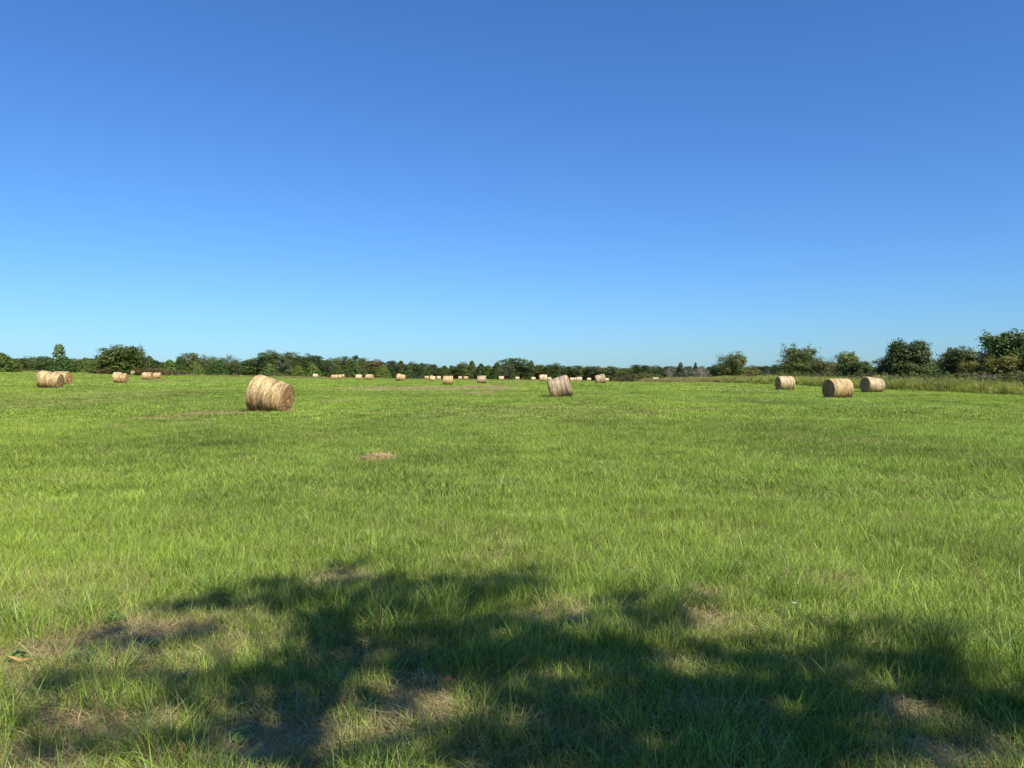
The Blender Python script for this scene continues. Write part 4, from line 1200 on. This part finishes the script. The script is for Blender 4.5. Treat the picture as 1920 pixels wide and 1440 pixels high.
for px, py, s, c, lab in [(213, 1172, 1.1, (0.10, 0.19, 0.04), 'low broadleaf weed beside the bare patch on the left'), (34, 1238, 1.2, (0.12, 0.22, 0.04), 'broadleaf weed by the left edge above the curved dry leaf'),
                     (447, 1398, .85, (0.15, 0.26, 0.05), 'bright broadleaf weed near the bottom, left of centre'), (345, 1285, .9, (0.10, 0.18, 0.035), 'dark leafy weed in the light between two bare patches'),
                     (700, 1340, 1.0, (0.12, 0.24, 0.05), 'small bright weed at the left of the brown centre patch'), (155, 1246, 1.0, (0.06, 0.14, 0.04), 'dark round leaved weed below the left bare patch'),
                     (290, 1215, 1.0, (0.09, 0.17, 0.04), 'leafy weed right of the upper left bare patch')]:
    x, y = ground_flat(px, py)
    root = bpy.data.objects.new('broadleaf_weed', None); COL.objects.link(root); root.location = (x, y, tz(x, y) + .02); root.scale = (s, s, s)
    tag(root, lab, 'weed', 'broadleaf weeds in the foreground grass')
    o = link('leaves', rosette(int(px)), M_SHADELEAF, root); o.color = (*c, 1)
def flat_leaf(px, py, l, w, rot, label, curl=.3, z=.05, mat=None):
    V, F = [], []
    for k in range(7):
        u = k / 6; ww = w * math.sin(math.pi * min(.97, max(.04, u))) ; a = curl * (u - .5) * 2
        V += [(l * (u - .5), -ww / 2 + a * l * .25, abs(a) * l * .2), (l * (u - .5), a * l * .25, abs(a) * l * .2 - .006), (l * (u - .5), ww / 2 + a * l * .25, abs(a) * l * .2 + .004)]
        if k: o = 3 * (k - 1); F += [(o, o + 3, o + 4, o + 1), (o + 1, o + 4, o + 5, o + 2)]
    x, y = ground_flat(px, py)
    o = link('dead_leaf', np_mesh('dead_leaf', np.array(V), np.array(F), None, True), mat or M_DEADLEAF)
    o.location = (x, y, tz(x, y) + z); o.rotation_euler = (.3, .1, rot)
    tag(o, label, 'leaf')
flat_leaf(40, 1252, .16, .022, -.5, 'long curved yellow dry leaf by the left edge', .6, .05, mat_plain('dry_blade', (.42, .27, .09), .6, .1))
flat_leaf(838, 1318, .05, .03, .6, 'small reddish brown fallen leaf in the dark grass', .3, .09)
x, y = ground_flat(1490, 1190)
root = bpy.data.objects.new('wild_flower', None); COL.objects.link(root); root.location = (x, y, tz(x, y))
tag(root, 'tiny white wild flower in the grass at the right edge of the shade', 'flower')
V, F = [], []
for k in range(6):
    a = k * math.pi / 3; d = np.array([math.cos(a), math.sin(a), .3]); s = np.array([-math.sin(a), math.cos(a), 0]); o = len(V)
    V += [np.array([0, 0, .17]), np.array([0, 0, .17]) + d * .008 - s * .006, np.array([0, 0, .17]) + d * .016, np.array([0, 0, .17]) + d * .008 + s * .006]; F.append((o, o + 1, o + 2, o + 3))
link('petals', np_mesh('petals', np.array(V), np.array(F)), mat_plain('petal', (.6, .58, .56), .6, .3), root)
tv, tf = tubes([((0, 0, 0), (0, 0, .17), .0015, .001)], 4)
link('stem', np_mesh('stem', tv, tf), mat_plain('stem', (.10, .17, .04)), root)

# ------------------------------------------------------------------ the shade tree that stands behind the camera
SHADE = [  # px, py, half w, half h, weight : where its branches shade the grass
 (330, 1142, 70, 15, .9), (440, 1128, 90, 22, .9), (560, 1110, 80, 30, 1.0), (640, 1075, 50, 20, .6), (620, 1170, 110, 45, 1.2), (720, 1130, 70, 55, 1.0), (860, 1100, 120, 38, 1.2), (960, 1100, 50, 34, .9),
 (760, 1230, 200, 75, 3.4), (960, 1250, 160, 70, 2.6), (1150, 1150, 60, 44, .8), (1230, 1170, 70, 60, 1.0), (1120, 1240, 90, 50, 1.2), (900, 1180, 90, 30, 1.0),
 (1560, 1190, 90, 24, .7), (1500, 1240, 90, 30, .8), (1640, 1240, 120, 34, .9), (1420, 1260, 90, 30, 1.0), (1720, 1200, 60, 18, .4), (1820, 1270, 80, 28, .7),
 (1380, 1335, 150, 55, 2.6), (1560, 1320, 150, 50, 2.4), (1180, 1345, 150, 65, 2.6), (1000, 1360, 120, 60, 2.2), (1560, 1400, 190, 45, 2.6), (1350, 1420, 160, 50, 2.4), (1840, 1350, 110, 36, 1.6), (1900, 1330, 90, 50, 1.6),
 (880, 1420, 60, 40, .8), (230, 1280, 140, 15, .8), (120, 1285, 80, 14, .5), (280, 1215, 110, 14, .6), (430, 1330, 80, 22, .8), (100, 1400, 120, 26, .6), (560, 1330, 60, 16, .5), (760, 1395, 60, 26, .7),
 (330, 1400, 80, 14, .4), (600, 1270, 80, 40, .9), (1100, 1440, 200, 50, 2.6), (1450, 1460, 200, 50, 2.6), (1300, 1560, 400, 70, 4), (900, 1540, 200, 60, 1.6), (180, 1205, 90, 14, .5), (400, 1190, 90, 20, .5), (500, 1290, 70, 20, .6), (1330, 1230, 80, 40, .6), (1750, 1270, 100, 26, .7), (1600, 1270, 160, 20, .9),
 (60, 1330, 60, 16, .4), (470, 1400, 60, 16, .5), (1080, 1180, 60, 24, .5), (700, 1330, 60, 20, .6)]
def shade_tree():
    rng = np.random.default_rng(404)
    C, T, tg = [], [], []
    def clump(x, y, h, rx, ry, n, patch=True):
        # ground point (x, y) is shaded by leaves at height h up the sun ray
        m = max(4, int(n))
        nc = max(3, m // 26)
        cx_ = rng.normal(0, .55, nc) * rx; cy_ = rng.normal(0, .55, nc) * ry; sel = rng.integers(0, nc, m)
        gx = x + cx_[sel] + rng.normal(0, .095, m); gy = y + cy_[sel] + rng.normal(0, .08, m)
        hh = h + rng.normal(0, .35, m)
        k = hh / SUN.z
        C.append(np.column_stack([gx + SUN.x * k, gy + SUN.y * k, hh])); T.append(rng.uniform(.2, .8, m))
        tg.append((x + SUN.x * h / SUN.z, y + SUN.y * h / SUN.z, h))
    for px, py, hw, hh, w in SHADE:
        x, y = ground_flat(px, py)
        _, ya = ground_flat(px, py - hh); _, yb = ground_flat(px, py + hh)
        rx = hw / FPX * y; ry = (ya - yb) / 2
        h = 6.2 + 1.8 * vnoise([x * .7], [y * .7], 8)[0]
        clump(x, y, h, rx, ry, 450 * w * max(.25, min(2.0, math.sqrt(rx * ry) / .45)) * .62)
    # the rest of the crown, whose shade falls outside the picture
    for i in range(46):
        x = rng.uniform(-2.5, 8); y = rng.uniform(-7, 1.6) 
        clump(x, y, rng.uniform(5.4, 9.5), rng.uniform(.5, .9), rng.uniform(.5, .9), 260)
    C = np.vstack(C); T = np.concatenate(T)
    V, F, t = leaf_quads(C, .10, rng, None, .6, T)
    base = Vector((6.0, -7.2, 0))
    base.z = tz(base.x, base.y)
    root = bpy.data.objects.new('shade_tree', None); COL.objects.link(root); root.location = base
    tag(root, 'large leafy tree standing behind the viewer whose shade falls on the foreground', 'tree')
    V = V - np.array(base)
    me = np_mesh('crown', V, F, {'tint': t}); me.materials.append(M_SHADELEAF)
    c = link('crown', me, None, root); c.color = (0.07, 0.11, 0.03, 1)
    segs = [((0, 0, -.4), (-.1, .1, 2.4), .34, .26), ((-.1, .1, 2.4), (-.4, .5, 4.2), .26, .17), ((-.4, .5, 4.2), (-.6, .9, 7.2), .17, .05)]
    fork = [np.array(p) for p in ((-.1, .1, 2.4), (-.25, .3, 3.3), (-.4, .5, 4.2), (-.5, .7, 5.2))]
    tg_ = [np.array(p) - np.array(base) for p in tg]
    mains = [tg_[i] * np.array([.8, .8, .86]) for i in np.linspace(0, len(tg_) - 1, 14).astype(int)]
    mids = []
    for i, mpt in enumerate(mains):
        f = fork[i % 4]; q = (f + mpt) / 2 + np.array([0, 0, .25]); segs += [(f, q, .11, .085), (q, mpt, .085, .05)]; mids += [q, mpt]
    for tpt in tg_:
        q = min(mids, key=lambda m: np.linalg.norm(m - tpt)); mm = (q + tpt) / 2 + rng.normal(0, .12, 3)
        segs += [(q, mm, .035, .022), (mm, tpt, .022, .007)]
    tv, tf = tubes(segs, 8)
    link('trunk', np_mesh('trunk', tv, tf, None, True), M_BARK, root)
shade_tree()

# ------------------------------------------------------------------ birds
def bird_mesh():
    b = []
    V = [(-.12, 0, 0), (-.02, -.028, 0), (.09, -.018, .006), (.15, 0, .01), (.09, .018, .006), (-.02, .028, 0), (0, 0, .028), (0, 0, -.024), (-.20, -.03, 0), (-.20, .03, 0)]
    F3 = [(0, 1, 6), (1, 2, 6), (2, 3, 6), (3, 4, 6), (4, 5, 6), (5, 0, 6), (1, 0, 7), (2, 1, 7), (3, 2, 7), (4, 3, 7), (5, 4, 7), (0, 5, 7), (0, 8, 9)]
    V += [(.05, -.02, .01), (-.05, -.02, .01), (.03, -.16, .06), (-.06, -.15, .06), (-.05, -.32, .03)]
    F3 += [(10, 11, 13), (10, 13, 12), (12, 13, 14)]
    V += [(.05, .02, .01), (-.05, .02, .01), (.03, .16, .06), (-.06, .15, .06), (-.05, .32, .03)]
    F3 += [(15, 18, 16), (15, 17, 18), (17, 19, 18)]
    me = np_mesh('bird', np.array(V), np.array(F3)); me.materials.append(M_BIRD)
    return me
bm_ = bird_mesh()
for px, py, Y, s, rot, lab in [(303, 223, 150, .75, (.5, .6, .9), 'tiny dark bird high in the left sky'), (652, 444, 150, .6, (.2, .3, 2.2), 'tiny dark bird in the middle of the sky left of centre'),
                          (1556, 312, 140, .85, (.1, -.2, .2), 'tiny dark bird high in the right sky'), (313, 641, 220, .8, (.3, .2, 1.4), 'tiny dark bird low over the left treeline')]:
    o = link('bird', bm_); o.location = at_depth(px, py, Y); o.scale = (s, s, s); o.rotation_euler = rot
    tag(o, lab, 'bird', 'tiny birds in the sky')
